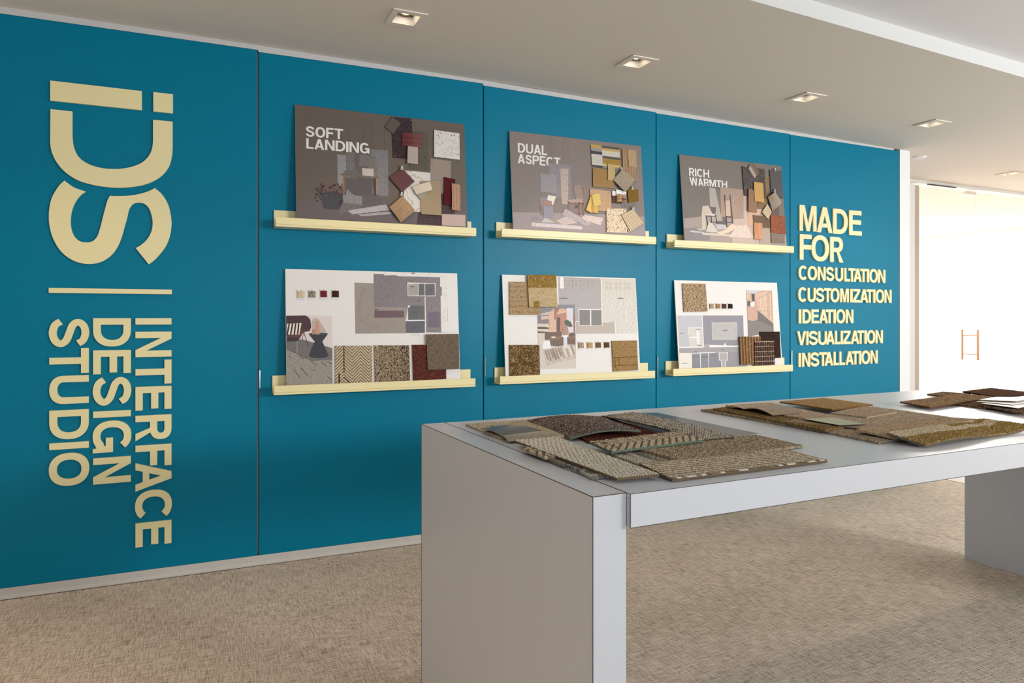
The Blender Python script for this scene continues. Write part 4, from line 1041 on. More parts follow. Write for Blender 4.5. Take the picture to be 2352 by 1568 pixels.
pinned(b1, 'fabric_swatch', [(1925, 925), (2015, 942), (2017, 1220), (1927, 1205)], 'coral woven strip beside the maroon velvet', 'cloth', two(lambda i, j, U, V: (j % 2) * .8, [(178, 130, 100), (170, 122, 92)], [(196, 148, 118), (188, 140, 110)], .2), .012, .003, S1G, cell=.003, amp=.001, curl=arch(.005))
pinned(b1, 'paint_card', [(1822, 1250), (2072, 1262), (2070, 1386), (1822, 1372)], 'pale pink card in the lower right corner, SOFT LANDING board', 'smooth', flat((190, 164, 154)), .003, .002, S1G, cell=.02)

S2G = 'material swatches on the DUAL ASPECT board'
def strata_dir(x, y):
    C = np.tile(np.array(alb((190, 184, 176))), (len(x), 1))
    L = [(0, .12, (188, 152, 82)), (.12, .28, (150, 146, 140)), (.28, .42, (74, 70, 74)), (.42, .9, (196, 190, 180)), (.9, 1.1, (84, 82, 78))]
    R_ = [(0, .1, (86, 82, 86)), (.1, .2, (186, 152, 92)), (.2, .45, (198, 190, 176)), (.45, .55, (88, 84, 88)), (.55, .8, (162, 128, 66)), (.8, .9, (196, 176, 120)), (.9, 1.1, (140, 136, 128))]
    for lo, hi, c in L: C[(x < .38) & (y >= lo) & (y < hi)] = alb(c)
    for lo, hi, c in R_: C[(x >= .38) & (y >= lo) & (y < hi)] = alb(c)
    return C * (.85 + .3 * hsh(np.floor(y * 60), 0 * y, 4))[:, None]
def board_xy(fn):
    """pattern by position in the sheet: x along the wider side, y down from the top edge (sheets listed BL,BR,TR,TL)"""
    return lambda i, j, U, V: fn(U / max(U.max(), 1e-6), 1 - V / max(V.max(), 1e-6))
pinned(b2, 'fabric_swatch', [(1213, 570), (1548, 612), (1533, 350), (1198, 310)], 'yellow, charcoal and cream striped weave at the top, DUAL ASPECT board', 'cloth', board_xy(strata_dir), .003, .0015, S2G, cell=.0022, pins=((1515, 365),))
pinned(b2, 'wood_slat_sample', [(1580, 722), (1740, 748), (1725, 375), (1565, 360)], 'ribbed wood slat sample with vertical grooves, DUAL ASPECT board', 'cloth', two(lambda i, j, U, V: ((U / .0085) % 1 > .68).astype(float), [(186, 146, 104), (178, 138, 98), (194, 156, 114)], [(104, 72, 46), (92, 62, 40)], .1), .001, .008, S2G, cell=.0014, edge=(150, 110, 76))
pinned(b2, 'cork_sample', [(1640, 572), (1732, 582), (1722, 378), (1630, 370)], 'small tan cork chip on top of the ribbed wood sample', 'cloth', pal_speck([(186, 154, 110), (172, 140, 96), (196, 166, 122), (158, 126, 84)]), .010, .003, S2G, cell=.0022)
pinned(b2, 'leather_swatch', [(1225, 800), (1472, 825), (1460, 612), (1222, 585)], 'mustard leather rectangle left of the grey diamond', 'leather', flat((146, 110, 48), .04), .003, .004, S2G, cell=.012, edge=(92, 60, 26))
pinned(b2, 'paint_card', [(1398, 725), (1480, 735), (1478, 545), (1398, 535)], 'narrow khaki card overlapping the mustard leather', 'smooth', flat((182, 154, 102)), .010, .002, S2G, cell=.02, edge=(140, 104, 60))
grain = two(lambda i, j, U, V: (np.sin(V * 900 + 6 * smooth_noise(U, V, 30, 3)) * .5 + .5), [(196, 178, 152), (182, 164, 138)], [(128, 106, 84), (150, 128, 104)], .3)
pinned(b2, 'fabric_swatch', [(1455, 720), (1590, 870), (1712, 720), (1560, 605)], 'grain-striped beige diamond hanging from a clip, DUAL ASPECT board', 'cloth', grain, .012, .002, S2G, clip=(1560, 598), cell=.0018, curl=lambda s, t: .012 * s * (1 - t) + .006 * t)
pinned(b2, 'cork_sample', [(1192, 1080), (1440, 1090), (1428, 855), (1187, 825)], 'peach cork square in the lower middle, DUAL ASPECT board', 'cloth', pal_speck([(206, 166, 124), (196, 154, 112), (212, 176, 134), (190, 146, 104)]), .002, .003, S2G, cell=.0028, pins=((1412, 878),))
pinned(b2, 'fabric_swatch', [(1560, 1058), (1715, 1060), (1720, 985), (1555, 980)], 'grey weave partly hidden under the olive square', 'cloth', pal_speck([(136, 124, 116), (118, 108, 102), (150, 138, 130)]), .0005, .001, S2G, cell=.002)
for lab, q, c, lf in (('rear amber leaf of the fanned yellow swatches', [(1140, 1075), (1210, 1110), (1215, 900), (1200, 902)], (222, 182, 96), .008), ('middle gold leaf of the fanned yellow swatches', [(1215, 1105), (1283, 1110), (1290, 930), (1205, 905)], (206, 164, 72), .011),
                      ('front pale gold leaf of the fanned yellow swatches', [(1230, 1035), (1318, 1012), (1300, 880), (1210, 896)], (212, 182, 96), .015)):
    pinned(b2, 'fabric_swatch', q, lab, 'leather', flat(c), lf, .001, 'fan of yellow leather leaves', cell=.008, curl=arch(.003), edge=(96, 72, 36))
pinned(b2, 'paint_card', [(1448, 905), (1498, 908), (1500, 852), (1448, 848)], 'small white card left of the white strip, DUAL ASPECT board', 'smooth', flat((232, 224, 220)), .004, .001, S2G, cell=.01)
pinned(b2, 'wood_tile', [(1450, 990), (1552, 1000), (1548, 905), (1447, 905)], 'small dark brown chip below the white cards', 'cloth', pal_speck([(110, 74, 44), (98, 64, 38)]), .003, .002, S2G, cell=.004)
pinned(b2, 'paint_card', [(1495, 888), (1610, 892), (1612, 858), (1492, 834)], 'white strip card below the grain-striped diamond', 'smooth', flat((234, 226, 222)), .008, .001, S2G, cell=.01)
pinned(b2, 'stone_tile', [(1500, 975), (1612, 980), (1608, 893), (1500, 887)], 'brown layered stone chip below the white strip card', 'cloth', lambda i, j, U, V: pick(hsh(np.floor(V / .0035), np.floor(U / .012), 2), [(120, 84, 54), (190, 152, 112), (90, 60, 40), (170, 130, 92), (214, 180, 140)]), .008, .004, S2G, cell=.0014)
pinned(b2, 'leather_swatch', [(1640, 988), (1755, 970), (1750, 832), (1625, 822)], 'olive suede square hanging from a clip at the right edge', 'cloth', flat((128, 98, 44), .06), .008, .002, S2G, clip=(1685, 825), cell=.006)
pinned(b2, 'terrazzo_tile', [(1385, 1330), (1622, 1340), (1612, 1058), (1382, 1055)], 'cream speckled terrazzo square at the bottom, DUAL ASPECT board', 'smooth', terr((222, 198, 166), [(110, 76, 56), (150, 110, 84), (92, 66, 52), (236, 222, 200)], .72, 230), .002, .006, S2G, cell=.0014, edge=(206, 160, 120))
cream_st = two(lambda i, j, U, V: ((V / .016) % 1 > .5).astype(float), [(222, 200, 164), (214, 190, 152)], [(194, 164, 122), (206, 178, 138)], .35)
pinned(b2, 'fabric_swatch', [(1560, 1140), (1640, 1330), (1800, 1230), (1690, 1075)], 'lower leaf of the striped cream diamond pair', 'cloth', cream_st, .006, .002, S2G, cell=.003)
pinned(b2, 'fabric_swatch', [(1555, 1130), (1660, 1322), (1812, 1220), (1690, 1060)], 'striped cream diamond hanging from a clip in the lower right corner, DUAL ASPECT board', 'cloth', cream_st, .012, .002, S2G, clip=(1695, 1055), cell=.002)

S3G = 'material swatches on the RICH WARMTH board'
bw = two(lambda i, j, U, V: (((np.floor(U / .016) + np.floor(V / .016)) % 2)), [(66, 50, 46), (54, 40, 38), (80, 62, 58)], [(100, 82, 78), (62, 46, 44), (46, 34, 32)], .25)
pinned(b3, 'fabric_swatch', [(1160, 690), (1448, 725), (1428, 340), (1130, 298)], 'dark brown basket-weave sample in the upper middle, RICH WARMTH board', 'leather', bw, .002, .004, S3G, cell=.005, sub=2, amp=.002, pins=((1172, 308),))
pinned(b3, 'leather_swatch', [(1212, 335), (1292, 462), (1332, 400), (1247, 258)], 'curled taupe strip sticking out of the top edge, RICH WARMTH board', 'smooth', flat((134, 112, 98)), .008, .002, S3G, cell=.006, curl=lambda s, t: .022 * t * t)
pinned(b3, 'fabric_swatch', [(1335, 855), (1455, 865), (1505, 450), (1400, 440)], 'speckled tan strip behind the dark weave', 'cloth', pal_speck([(146, 114, 76), (122, 92, 60), (160, 128, 90)]), .0006, .001, S3G, cell=.003)
pinned(b3, 'paint_card', [(1520, 702), (1680, 730), (1655, 360), (1497, 346)], 'tall charcoal card clipped at the top right corner, RICH WARMTH board', 'smooth', flat((78, 70, 72), .05), .004, .003, S3G, clip=(1570, 352), cell=.012)
pinned(b3, 'paint_card', [(1300, 765), (1425, 785), (1410, 525), (1287, 507)], 'yellow-tan card over the dark weave', 'cloth', flat((196, 156, 98)), .012, .002, S3G, cell=.006, edge=(150, 112, 66))
pinned(b3, 'leather_swatch', [(1208, 900), (1327, 915), (1325, 632), (1208, 602)], 'mid-brown leather strip left of the yellow-tan card', 'leather', flat((136, 102, 74), .04), .006, .004, S3G, cell=.008, curl=lambda s, t: .006 * (1 - s) ** 2, edge=(110, 74, 50))
pinned(b3, 'paint_card', [(1520, 945), (1625, 955), (1620, 840), (1530, 850)], 'plain dark brown chip above the rust velvet', 'smooth', flat((92, 76, 68)), .001, .002, S3G, cell=.02)
pinned(b3, 'paint_card', [(1215, 1097), (1290, 1102), (1400, 872), (1205, 872)], 'peach-beige card below the brown leather strip', 'smooth', mixpat(lattice(.018, .001), flat((206, 166, 138)), flat((190, 148, 122))), .0008, .001, S3G, cell=.003)
leafp = two(lambda i, j, U, V: smooth_noise(U, V, 55, 6), [(176, 146, 112), (166, 134, 100)], [(160, 154, 148), (148, 142, 136)], .1)
pinned(b3, 'fabric_swatch', [(1470, 710), (1530, 895), (1652, 782), (1560, 632)], 'leaf-patterned curled fabric hanging from a clip, RICH WARMTH board', 'cloth', leafp, .010, .002, S3G, clip=(1565, 632), cell=.0025, curl=lambda s, t: .016 * np.sin(math.pi * t) + .004)
pinned(b3, 'fabric_swatch', [(1290, 1110), (1503, 1125), (1500, 970), (1275, 950)], 'brown ribbed weave rectangle above the orange strip', 'cloth', two(lambda i, j, U, V: (i % 2) * .8, [(116, 90, 68), (104, 80, 60)], [(134, 108, 84), (124, 98, 76)], .2), .003, .002, S3G, pins=((1298, 962),), cell=.003)
pinned(b3, 'paint_card', [(1397, 912), (1480, 1010), (1525, 905), (1468, 800)], 'cream diamond card beside the leaf-patterned fabric', 'smooth', flat((188, 168, 138)), .009, .002, S3G, cell=.015, edge=(120, 96, 70))
pinned(b3, 'paint_card', [(1365, 1345), (1505, 1350), (1503, 1125), (1365, 1120)], 'greige card behind the orange strip at the bottom', 'smooth', flat((172, 152, 136)), .0012, .001, S3G, cell=.02)
pinned(b3, 'leather_swatch', [(1295, 1272), (1405, 1280), (1400, 1058), (1290, 1050)], 'orange leather strip at the bottom, RICH WARMTH board', 'leather', two(lambda i, j, U, V: smooth_noise(U, V * .2, 60, 2), [(206, 138, 78)], [(196, 126, 66)], .05), .006, .003, S3G, cell=.004, edge=(150, 92, 48))
pinned(b3, 'velvet_swatch', [(1520, 1190), (1715, 1205), (1700, 970), (1505, 945)], 'rust velvet square at the right edge, RICH WARMTH board', 'cloth', pal_speck([(154, 84, 52), (142, 76, 46), (164, 94, 60)]), .004, .004, S3G, cell=.005, curl=lambda s, t: .003 * t, edge=(110, 56, 34))
pinned(b3, 'fabric_swatch', [(1525, 1320), (1700, 1325), (1700, 1212), (1520, 1200)], 'grey knitted swatch below the rust velvet', 'cloth', pal_speck([(138, 122, 106), (126, 110, 96), (148, 132, 116)]), .002, .005, S3G, cell=.003)

# ---- carpet squares on the white boards
Q4 = 'carpet squares on the lower left board'
def chev(period, ratio, pal0, pal1, zig, k=1.0, seed=1, jit=.18):
    return two(lambda i, j, U, V: (((V + k * np.abs(((U / zig) % 1) - .5) * zig) / period) % 1 > ratio).astype(float), pal0, pal1, jit, seed)
def with_line(pat, tests, c):
    def f(i, j, U, V):
        col = pat(i, j, U, V)
        for m in tests: col[m(U, V)] = alb(c)
        return col
    return f
CR, CRd = [(212, 188, 150), (202, 176, 138), (222, 200, 164)], [(124, 108, 82), (108, 94, 70), (140, 122, 94)]
cs = dict(cell=.0032, sub=2, amp=.0020)
pinned(b4, 'carpet_square', [(693, 1338), (1085, 1325), (1080, 938), (690, 940)], 'cream chevron carpet square with a black zigzag line, first in the row', 'yarn', with_line(chev(.017, .55, CR, CRd, .09, 1.0), [lambda U, V: (np.abs(U - .047) < .0026) & (V > .055), lambda U, V: (np.abs(U - .020) < .0026) & (V < .05), lambda U, V: (np.abs(U - .047 - (.03 - V)) < .004) & (V < .032)], (40, 28, 26)), .001, .006, Q4, 'carpet sample', **cs)
pinned(b4, 'carpet_square', [(1115, 1325), (1485, 1310), (1475, 935), (1105, 935)], 'speckled beige and black carpet square, second in the row', 'yarn', two(lambda i, j, U, V: .30 + .35 * U / max(U.max(), .01) * (hsh(i, 0 * j, 2) > .35), [(190, 166, 130), (176, 152, 118), (128, 112, 86)], [(56, 44, 38), (74, 50, 40), (90, 76, 60)], .42), .001, .006, Q4, 'carpet sample', **cs)
dia = lambda z, k: (lambda i, j, U, V: (((np.abs(((U / z) % 1) - .5) * z * k + np.abs(((V / (z * 1.5)) % 1) - .5) * z * 1.5) / .0078) % 1 > .55).astype(float))
pinned(b4, 'carpet_square', [(1520, 1308), (1868, 1290), (1862, 928), (1507, 930)], 'maroon diamond-ribbed carpet square under the darker one', 'yarn', two(dia(.05, 1.6), [(104, 46, 34), (92, 38, 28), (114, 54, 40)], [(64, 26, 20), (74, 30, 24), (132, 80, 58)], .12), .001, .006, Q4, 'carpet sample', **cs)
pinned(b4, 'carpet_square', [(1675, 1195), (2008, 1185), (2000, 815), (1655, 818)], 'dark diamond-ribbed carpet square overlapping the maroon one', 'yarn', two(dia(.042, 1.5), [(150, 132, 108), (132, 114, 92), (164, 146, 120)], [(58, 34, 30), (46, 30, 26), (70, 42, 36)], .12), .009, .006, Q4, 'carpet sample', **cs)
Q5 = 'carpet squares on the lower middle board'
tanst = two(lambda i, j, U, V: ((V / .03 + .3 * smooth_noise(U, V, 60)) % 1 > .5).astype(float), [(186, 156, 112), (176, 146, 102)], [(160, 126, 78), (198, 170, 130), (150, 116, 70)], .4)
pinned(b5, 'carpet_square', [(265, 640), (637, 642), (635, 248), (262, 243)], 'striped sand carpet square partly behind the gold one', 'yarn', tanst, .001, .006, Q5, 'carpet sample', **cs)
goldp = lambda i, j, U, V: np.where((((V / max(V.max(), .01) > .60) | (V / max(V.max(), .01) < .20) & (np.abs(U - .05) < .02)) ^ (hsh(i, j, 3) < .06))[:, None], pick(hsh(i, j, 4), [(154, 118, 34), (140, 106, 28), (168, 132, 44)]), pick(hsh(i, j, 6), [(204, 176, 128), (194, 164, 114), (214, 188, 142)]))
pinned(b5, 'carpet_square', [(500, 552), (838, 548), (823, 163), (478, 163)], 'gold and cream banded carpet square at the top, lower middle board', 'yarn', goldp, .009, .007, Q5, 'carpet sample', cell=.0034, sub=2, amp=.003)
pinned(b5, 'carpet_square', [(268, 1378), (630, 1365), (620, 1003), (262, 1003)], 'brown-gold flecked carpet square in the lower left corner, lower middle board', 'yarn', two(lambda i, j, U, V: .25 + .5 * smooth_noise(U, V, 45, 5), [(112, 84, 38), (98, 72, 30), (78, 56, 24)], [(196, 160, 104), (150, 116, 64), (92, 66, 28)], .3), .001, .006, Q5, 'carpet sample', **cs)
pinned(b5, 'carpet_square', [(1510, 1322), (1808, 1305), (1792, 948), (1492, 955)], 'tan carpet square with stepped rectangles in the lower right corner', 'yarn', with_line(two(lambda i, j, U, V: (j % 3 == 0) * .4 + .1, [(172, 134, 76), (160, 122, 66), (184, 148, 90)], [(126, 92, 44), (140, 104, 54)], .3), [lambda U, V: (np.abs(U - .045) < .003) & (V > .035) & (V < .085), lambda U, V: (np.abs(V - .085) < .002), lambda U, V: (np.abs(U - .015) < .003) & (V > .02) & (V < .085), lambda U, V: (np.abs(V - .035) < .002)], (118, 88, 40)), .001, .006, Q5, 'carpet sample', **cs)
Q6 = 'carpet squares on the lower right board'
pinned(b6, 'carpet_square', [(368, 578), (695, 572), (665, 188), (345, 185)], 'tan and brown tweed carpet square at the top left, lower right board', 'yarn', two(lambda i, j, U, V: .34 + .1 * (hsh(i // 2, j, 3) - .5) + .10 * ((V / .012) % 1), [(198, 168, 126), (184, 152, 112), (208, 180, 140)], [(110, 78, 52), (128, 94, 64), (84, 60, 40)], .42), .001, .006, Q6, 'carpet sample', **cs)
pinned(b6, 'carpet_square', [(1440, 1225), (1710, 1215), (1692, 852), (1420, 855)], 'plain dark brown carpet square, rearmost of the three at lower right', 'yarn', pal_speck([(64, 46, 38), (54, 38, 32), (74, 54, 44), (48, 34, 28)]), .001, .006, Q6, 'carpet sample', **cs)
pinned(b6, 'carpet_square', [(1160, 1310), (1440, 1305), (1428, 918), (1140, 922)], 'ribbed brown and gold loop carpet square, left of the three at lower right', 'yarn', two(lambda i, j, U, V: ((U / .026) % 1 > .5) * .6 + .15, [(162, 118, 66), (148, 106, 58), (174, 130, 78)], [(84, 56, 34), (102, 70, 42), (132, 94, 54)], .3), .008, .006, Q6, 'carpet sample', cell=.0055, sub=2, amp=.0035)
pinned(b6, 'carpet_square', [(1350, 1322), (1625, 1310), (1612, 975), (1345, 978)], 'dark carpet square with a cream grid, front of the three at lower right', 'yarn', two(lambda i, j, U, V: (((np.abs(((V + .012) % .034) - .005) < .0023) | ((np.abs((U % .0205) - .006) < .0018) & (hsh(i, j, 9) > .45)))).astype(float), [(74, 52, 42), (64, 44, 36), (84, 60, 48)], [(196, 168, 142), (170, 142, 116)], .05), .015, .006, Q6, 'carpet sample', cell=.0036, sub=2, amp=.0026)

# ---- thread bobbins
def bobbin(bd, x0, x1, y0, y1, c, label, group):
    A, B = bd.pt(x0, y1, .0), bd.pt(x1, y1, .0); T = bd.pt((x0 + x1) / 2, y0, .0); Bm = bd.pt((x0 + x1) / 2, y1, .0)
    w = float(np.linalg.norm(B - A)); h = float(np.linalg.norm(T - Bm)); o = (A + B) / 2
    f = lambda a, b, d: o + np.array([a, 0, 0]) + bd.t * b + bd.n * d
    r = tag(empty('thread_bobbin', tuple(f(0, h / 2, 0))), label, 'thread bobbin', group)
    m = MB(); d = .0012; fl = h * .17
    def bar(b0, b1, hw):
        L = [f(-hw + .003, b0, 0), f(hw - .003, b0, 0), f(hw, (b0 + b1) / 2, 0), f(hw - .003, b1, 0), f(-hw + .003, b1, 0), f(-hw, (b0 + b1) / 2, 0)]
        m.prism([p + bd.n * .003 for p in L], -bd.n * .0025)
    bar(0, fl, w / 2); bar(h - fl, h, w / 2)
    m.prism([f(a, b, .003) for a, b in ((-w * .36, fl), (w * .36, fl), (w * .36, h - fl), (-w * .36, h - fl))], -bd.n * .0025)
    link('bobbin_card', m.mesh('bobbin_card'), MAT['board'], r)
    C4 = [f(a, b, .006) for a, b in ((-w * .40, fl * 1.05), (w * .40, fl * 1.05), (w * .40, h - fl * 1.05), (-w * .40, h - fl * 1.05))]
    sheet('wound_thread', C4, bd.n, 'cloth', lambda i, j, U, V: pick(hsh(j, np.floor(i / 3), 2), c), th=.0055, cell=.0016, amp=.0008, brick=False, parent=r, curl=arch(.002))
    m = MB(); m.ball(f(0, h - fl * .5, .004), .002); link('push_pin', m.mesh('push_pin'), MAT['brass'], r)
v3 = lambda c, k=14: [c, tuple(max(0, x - k) for x in c), tuple(min(255, x + k) for x in c)]
for (x0, x1, y0, y1, c, lab) in ((283, 375, 343, 452, v3((206, 182, 148)), 'bobbin of cream thread, leftmost on the lower left board'), (403, 491, 341, 448, [(140, 126, 104), (92, 84, 66), (172, 156, 132)], 'bobbin of mixed grey-beige thread on the lower left board'),
                              (527, 612, 339, 446, v3((120, 24, 36), 8), 'bobbin of crimson thread on the lower left board'), (650, 738, 340, 446, v3((66, 26, 22), 6), 'bobbin of dark maroon thread on the lower left board')):
    bobbin(b4, x0, x1, y0, y1, c, lab, 'thread bobbins on the lower left board')
for (x0, x1, y0, y1, c, lab) in ((1083, 1158, 957, 1058, v3((168, 140, 112), 20), 'bobbin of pinkish tan thread on the lower middle board'), (1188, 1265, 957, 1058, v3((190, 150, 98), 18), 'bobbin of light gold thread on the lower middle board'),
                              (1292, 1365, 956, 1053, v3((116, 90, 44), 12), 'bobbin of olive thread on the lower middle board'), (1393, 1466, 955, 1052, v3((96, 66, 28), 8), 'bobbin of dark brown thread on the lower middle board')):
    bobbin(b5, x0, x1, y0, y1, c, lab, 'thread bobbins on the lower middle board')
for (x0, x1, y0, y1, c, lab) in ((716, 786, 452, 550, v3((176, 146, 104), 18), 'bobbin of straw thread on the lower right board'), (803, 873, 452, 550, v3((168, 124, 78), 10), 'bobbin of caramel thread on the lower right board'),
                              (888, 958, 452, 550, v3((84, 52, 38), 14), 'bobbin of flecked brown thread on the lower right board'), (974, 1042, 452, 550, v3((48, 30, 24), 5), 'bobbin of near-black thread, rightmost on the lower right board')):
    bobbin(b6, x0, x1, y0, y1, c, lab, 'thread bobbins on the lower right board')

# ------------------------------------------------------------------ table
TA, TX, TY, TZ, TW = 0.0263364, 0.442465, -2.444985, 0.905562, 1.040332
tcs, tsn = math.cos(TA), math.sin(TA)
def T(a, b, z): return (TX + a * tcs - b * tsn, TY + a * tsn + b * tcs, z)
LEN = 3.040; LEG = 0.0835
root = empty('display_table', T(LEN / 2, TW / 2, 0), 'long white display table with slab end legs covered in carpet samples', 'table')
def slab(nm, a0, a1, b0, b1, z0, z1):
    mb_ = MB(); mb_.box(a0, a1, b0, b1, z0, z1, T=T)
    o_ = link(nm, mb_.mesh(nm), MAT['laminate'], root); bevel(o_, .0012)
    return o_
top = slab('table_top', LEG + .0012, LEN, -.013, TW - .003, TZ - .071, TZ)
l1 = slab('slab_leg', 0, LEG, 0, TW, 0, TZ)
l2 = slab('slab_leg', LEN + .004, LEN + .004 + LEG, 0, TW, 0, TZ)
def edge_lines(nm, par, segs, r=.0011):
    mb_ = MB()
    for p, q in segs: mb_.tube(T(*p), T(*q), r, 6)
    link(nm, mb_.mesh(nm), MAT['edge'], par)['label'] = 'thin brown edge seam'
e = .0004
edge_lines('edge_seam', l1, [((0, 0, TZ), (0, TW, TZ)), ((0, 0, 0.01), (0, 0, TZ)), ((0, 0, TZ), (LEG, 0, TZ)), ((0, TW, .01), (0, TW, TZ))])
A0 = LEG + .0012
edge_lines('edge_seam', top, [((A0, -.013, TZ), (LEN, -.013, TZ)), ((A0, -.013, TZ - .071), (LEN, -.013, TZ - .071)), ((A0, -.013, TZ), (A0, TW - .003, TZ)), ((A0, -.013, TZ), (A0, -.013, TZ - .071))], .0008)
edge_lines('edge_seam', l2, [((LEN + .004, 0, TZ), (LEN + .004, TW, TZ))])
mb = MB(); mb.box(LEG - .0004, LEG + .003, -.0095, -.0035, TZ - .069, TZ - .008, T=T)
link('joint_channel', mb.mesh('joint_channel'), MAT['alu'], root)['label'] = 'recessed metal joint channel'

# ------------------------------------------------------------------ samples lying on the table
def tp(u, v, h): return hit(u, v, (0, 0, 1), TZ + h)
A_ = crop(1040, 920, 4.704); B_ = crop(1400, 920, 4.523); C_ = crop(1600, 880, 4.704); D_ = crop(1950, 860, 5.851); PX = lambda x, y: (x, y)
GN, GM_, GF = 'carpet samples in the near pile', 'carpet samples in the middle pile', 'carpet samples in the far pile'
def tsample(kind, cv, pts, label, group, mat, pat, th=.005, cat='carpet sample', cell=.0038, sub=3, amp=.0022, **kw):
    C4 = [tp(*cv(x, y), h) for x, y, h in pts]
    return tag(sheet(kind, C4, (0, 0, 1), mat, pat, th=th, cell=cell, sub=sub, amp=amp, **kw), label, cat, group)
BE = [(206, 190, 162), (192, 174, 146), (214, 200, 176), (170, 152, 124)]
loopy = pal_speck([(214, 198, 168), (196, 176, 144), (178, 156, 122), (222, 208, 182), (150, 126, 94)])
tsample('carpet_tile', A_, [(137, 252, .0062), (850, 208, .0062), (1210, 390, .0062), (520, 402, .0062)], 'beige looped carpet tile at the back left corner of the near pile', GN, 'yarn', loopy)
tsample('carpet_tile', A_, [(415, 268, .0125), (845, 213, .0125), (1205, 380, .0125), (860, 398, .0125)], 'second beige looped tile lying under the bent vinyl strips', GN, 'yarn', pal_speck([(206, 186, 150), (190, 168, 132), (168, 146, 112)], 4))
tsample('vinyl_strip', A_, [(300, 302, .016), (545, 262, .020), (970, 320, .018), (525, 375, .014)], 'glossy slate-grey bent vinyl strip on the near pile', GN, 'sheen', flat((92, 88, 82), .05), .002, 'vinyl sample', .02, 1, 0, curl=arch(.006), edge=(150, 116, 66))
tsample('vinyl_strip', A_, [(525, 376, .014), (970, 322, .018), (1080, 390, .016), (600, 440, .007)], 'beige wood-grain vinyl strip in front of the slate-grey one', GN, 'sheen', two(lambda i, j, U, V: smooth_noise(U * .15, V, 160, 3), [(160, 140, 110), (152, 132, 103)], [(146, 126, 97), (166, 147, 117)], .1), .002, 'vinyl sample', .006, 1, 0, curl=arch(.004), edge=(120, 96, 62))
tsample('carpet_tile', A_, [(1295, 188, .0062), (1640, 163, .0062), (2050, 330, .0062), (1700, 345, .0062)], 'olive-beige tile showing behind the aubergine sample', GN, 'yarn', pal_speck([(150, 134, 104), (134, 118, 90), (166, 150, 120)], 2), cell=.005, sub=2)
tsample('carpet_tile', A_, [(1300, 345, .0062), (1720, 195, .0062), (2310, 382, .0062), (1455, 442, .0062)], 'flat maroon ribbed carpet tile in the near pile', GN, 'yarn', two(lambda i, j, U, V: (j % 2) * .8, [(104, 48, 36), (94, 42, 32)], [(74, 32, 26), (120, 66, 50)], .2), amp=.0022)
tsample('carpet_tile', A_, [(805, 213, .016), (1600, 178, .020), (2030, 325, .022), (1270, 405, .010)], 'aubergine and grey ribbed carpet sample with a lifted edge', GN, 'yarn', two(lambda i, j, U, V: ((i + j) % 2) * .5 + .25, [(156, 142, 124), (128, 112, 98), (170, 156, 138)], [(74, 44, 46), (92, 60, 60), (60, 36, 38)], .4), th=.004, cell=.0038, curl=lambda s, t: .012 * np.sin(math.pi * t), edge=(104, 112, 96))
tsample('vinyl_plank', PX, [(1454, 947.4, .006), (1510.5, 947.4, .006), (1744.5, 995.5, .006), (1687, 1000.5, .006)], 'dark grey-brown smooth vinyl plank at the back of the near pile', GN, 'sheen', two(lambda i, j, U, V: smooth_noise(U * 1.0, V * .1, 260, 3), [(96, 87, 74), (90, 82, 70)], [(84, 76, 65), (102, 93, 80)], .15), .004, 'vinyl sample', .006, 1, 0, edge=(158, 160, 166))
tsample('carpet_tile', PX, [(1382, 955, .019), (1454, 947, .019), (1686, 1003.5, .015), (1616, 1010, .015)], 'cream and black ribbed carpet sample beside the dark vinyl plank', GN, 'yarn', two(lambda i, j, U, V: ((i + (j % 2)) % 2) * .55 + .12 + .25 * (np.minimum(U, V) < .03), [(212, 198, 174), (196, 180, 154), (224, 212, 190)], [(74, 50, 44), (56, 42, 38), (110, 92, 76)], .2), th=.004, curl=arch(.006), edge=(80, 70, 58))
tsample('carpet_tile', PX, [(1249, 1050, .0062), (1293, 1070, .0062), (1345, 1058, .0062), (1292, 1038, .0062)], 'small grey-beige tile under the shaggy cream one, near table end', GN, 'yarn', two(lambda i, j, U, V: smooth_noise(U, V, 60, 4), [(178, 160, 132), (160, 142, 116)], [(112, 102, 88), (128, 116, 100)], .25))
tsample('carpet_tile', PX, [(1298, 1066.7, .0062), (1361, 1097.2, .0062), (1440, 1088, .0062), (1345, 1056, .0062)], 'grey streaked carpet tile under the front corner of the cream one', GN, 'yarn', two(lambda i, j, U, V: smooth_noise(U, V, 50, 7), [(206, 196, 180), (184, 172, 154)], [(108, 102, 96), (128, 120, 110), (90, 84, 78)], .3), fuzz=.0015)
tsample('carpet_tile', PX, [(1199.5, 1030.5, .0135), (1227, 1023.5, .0135), (1300, 1046, .0135), (1252.6, 1051, .0125)], 'shaggy cream carpet offcut near the left table end', GN, 'yarn', chev(.022, .55, CR, CRd, .12, .6), amp=.004, fuzz=.002)
tsample('carpet_tile', PX, [(1400, 1042, .0066), (1650, 1016, .0066), (1712, 1040, .0066), (1470, 1068, .0066)], 'grey and white banded carpet tile behind the front ribbed one', GN, 'yarn', two(lambda i, j, U, V: smooth_noise(U * .5, V * 2.2, 28, 5), [(206, 194, 172), (186, 172, 148), (170, 154, 128)], [(104, 98, 90), (150, 136, 112), (128, 116, 98)], .25), amp=.003)
tsample('carpet_tile', PX, [(1460, 1030, .0135), (1735, 998, .0076), (1845.5, 1023.5, .0066), (1560, 1056, .0140)], 'beige tweed carpet tile on the right of the near pile', GN, 'yarn', pal_speck([(186, 162, 126), (166, 142, 108), (134, 112, 84), (110, 92, 68), (198, 176, 142)], 6), amp=.0024)
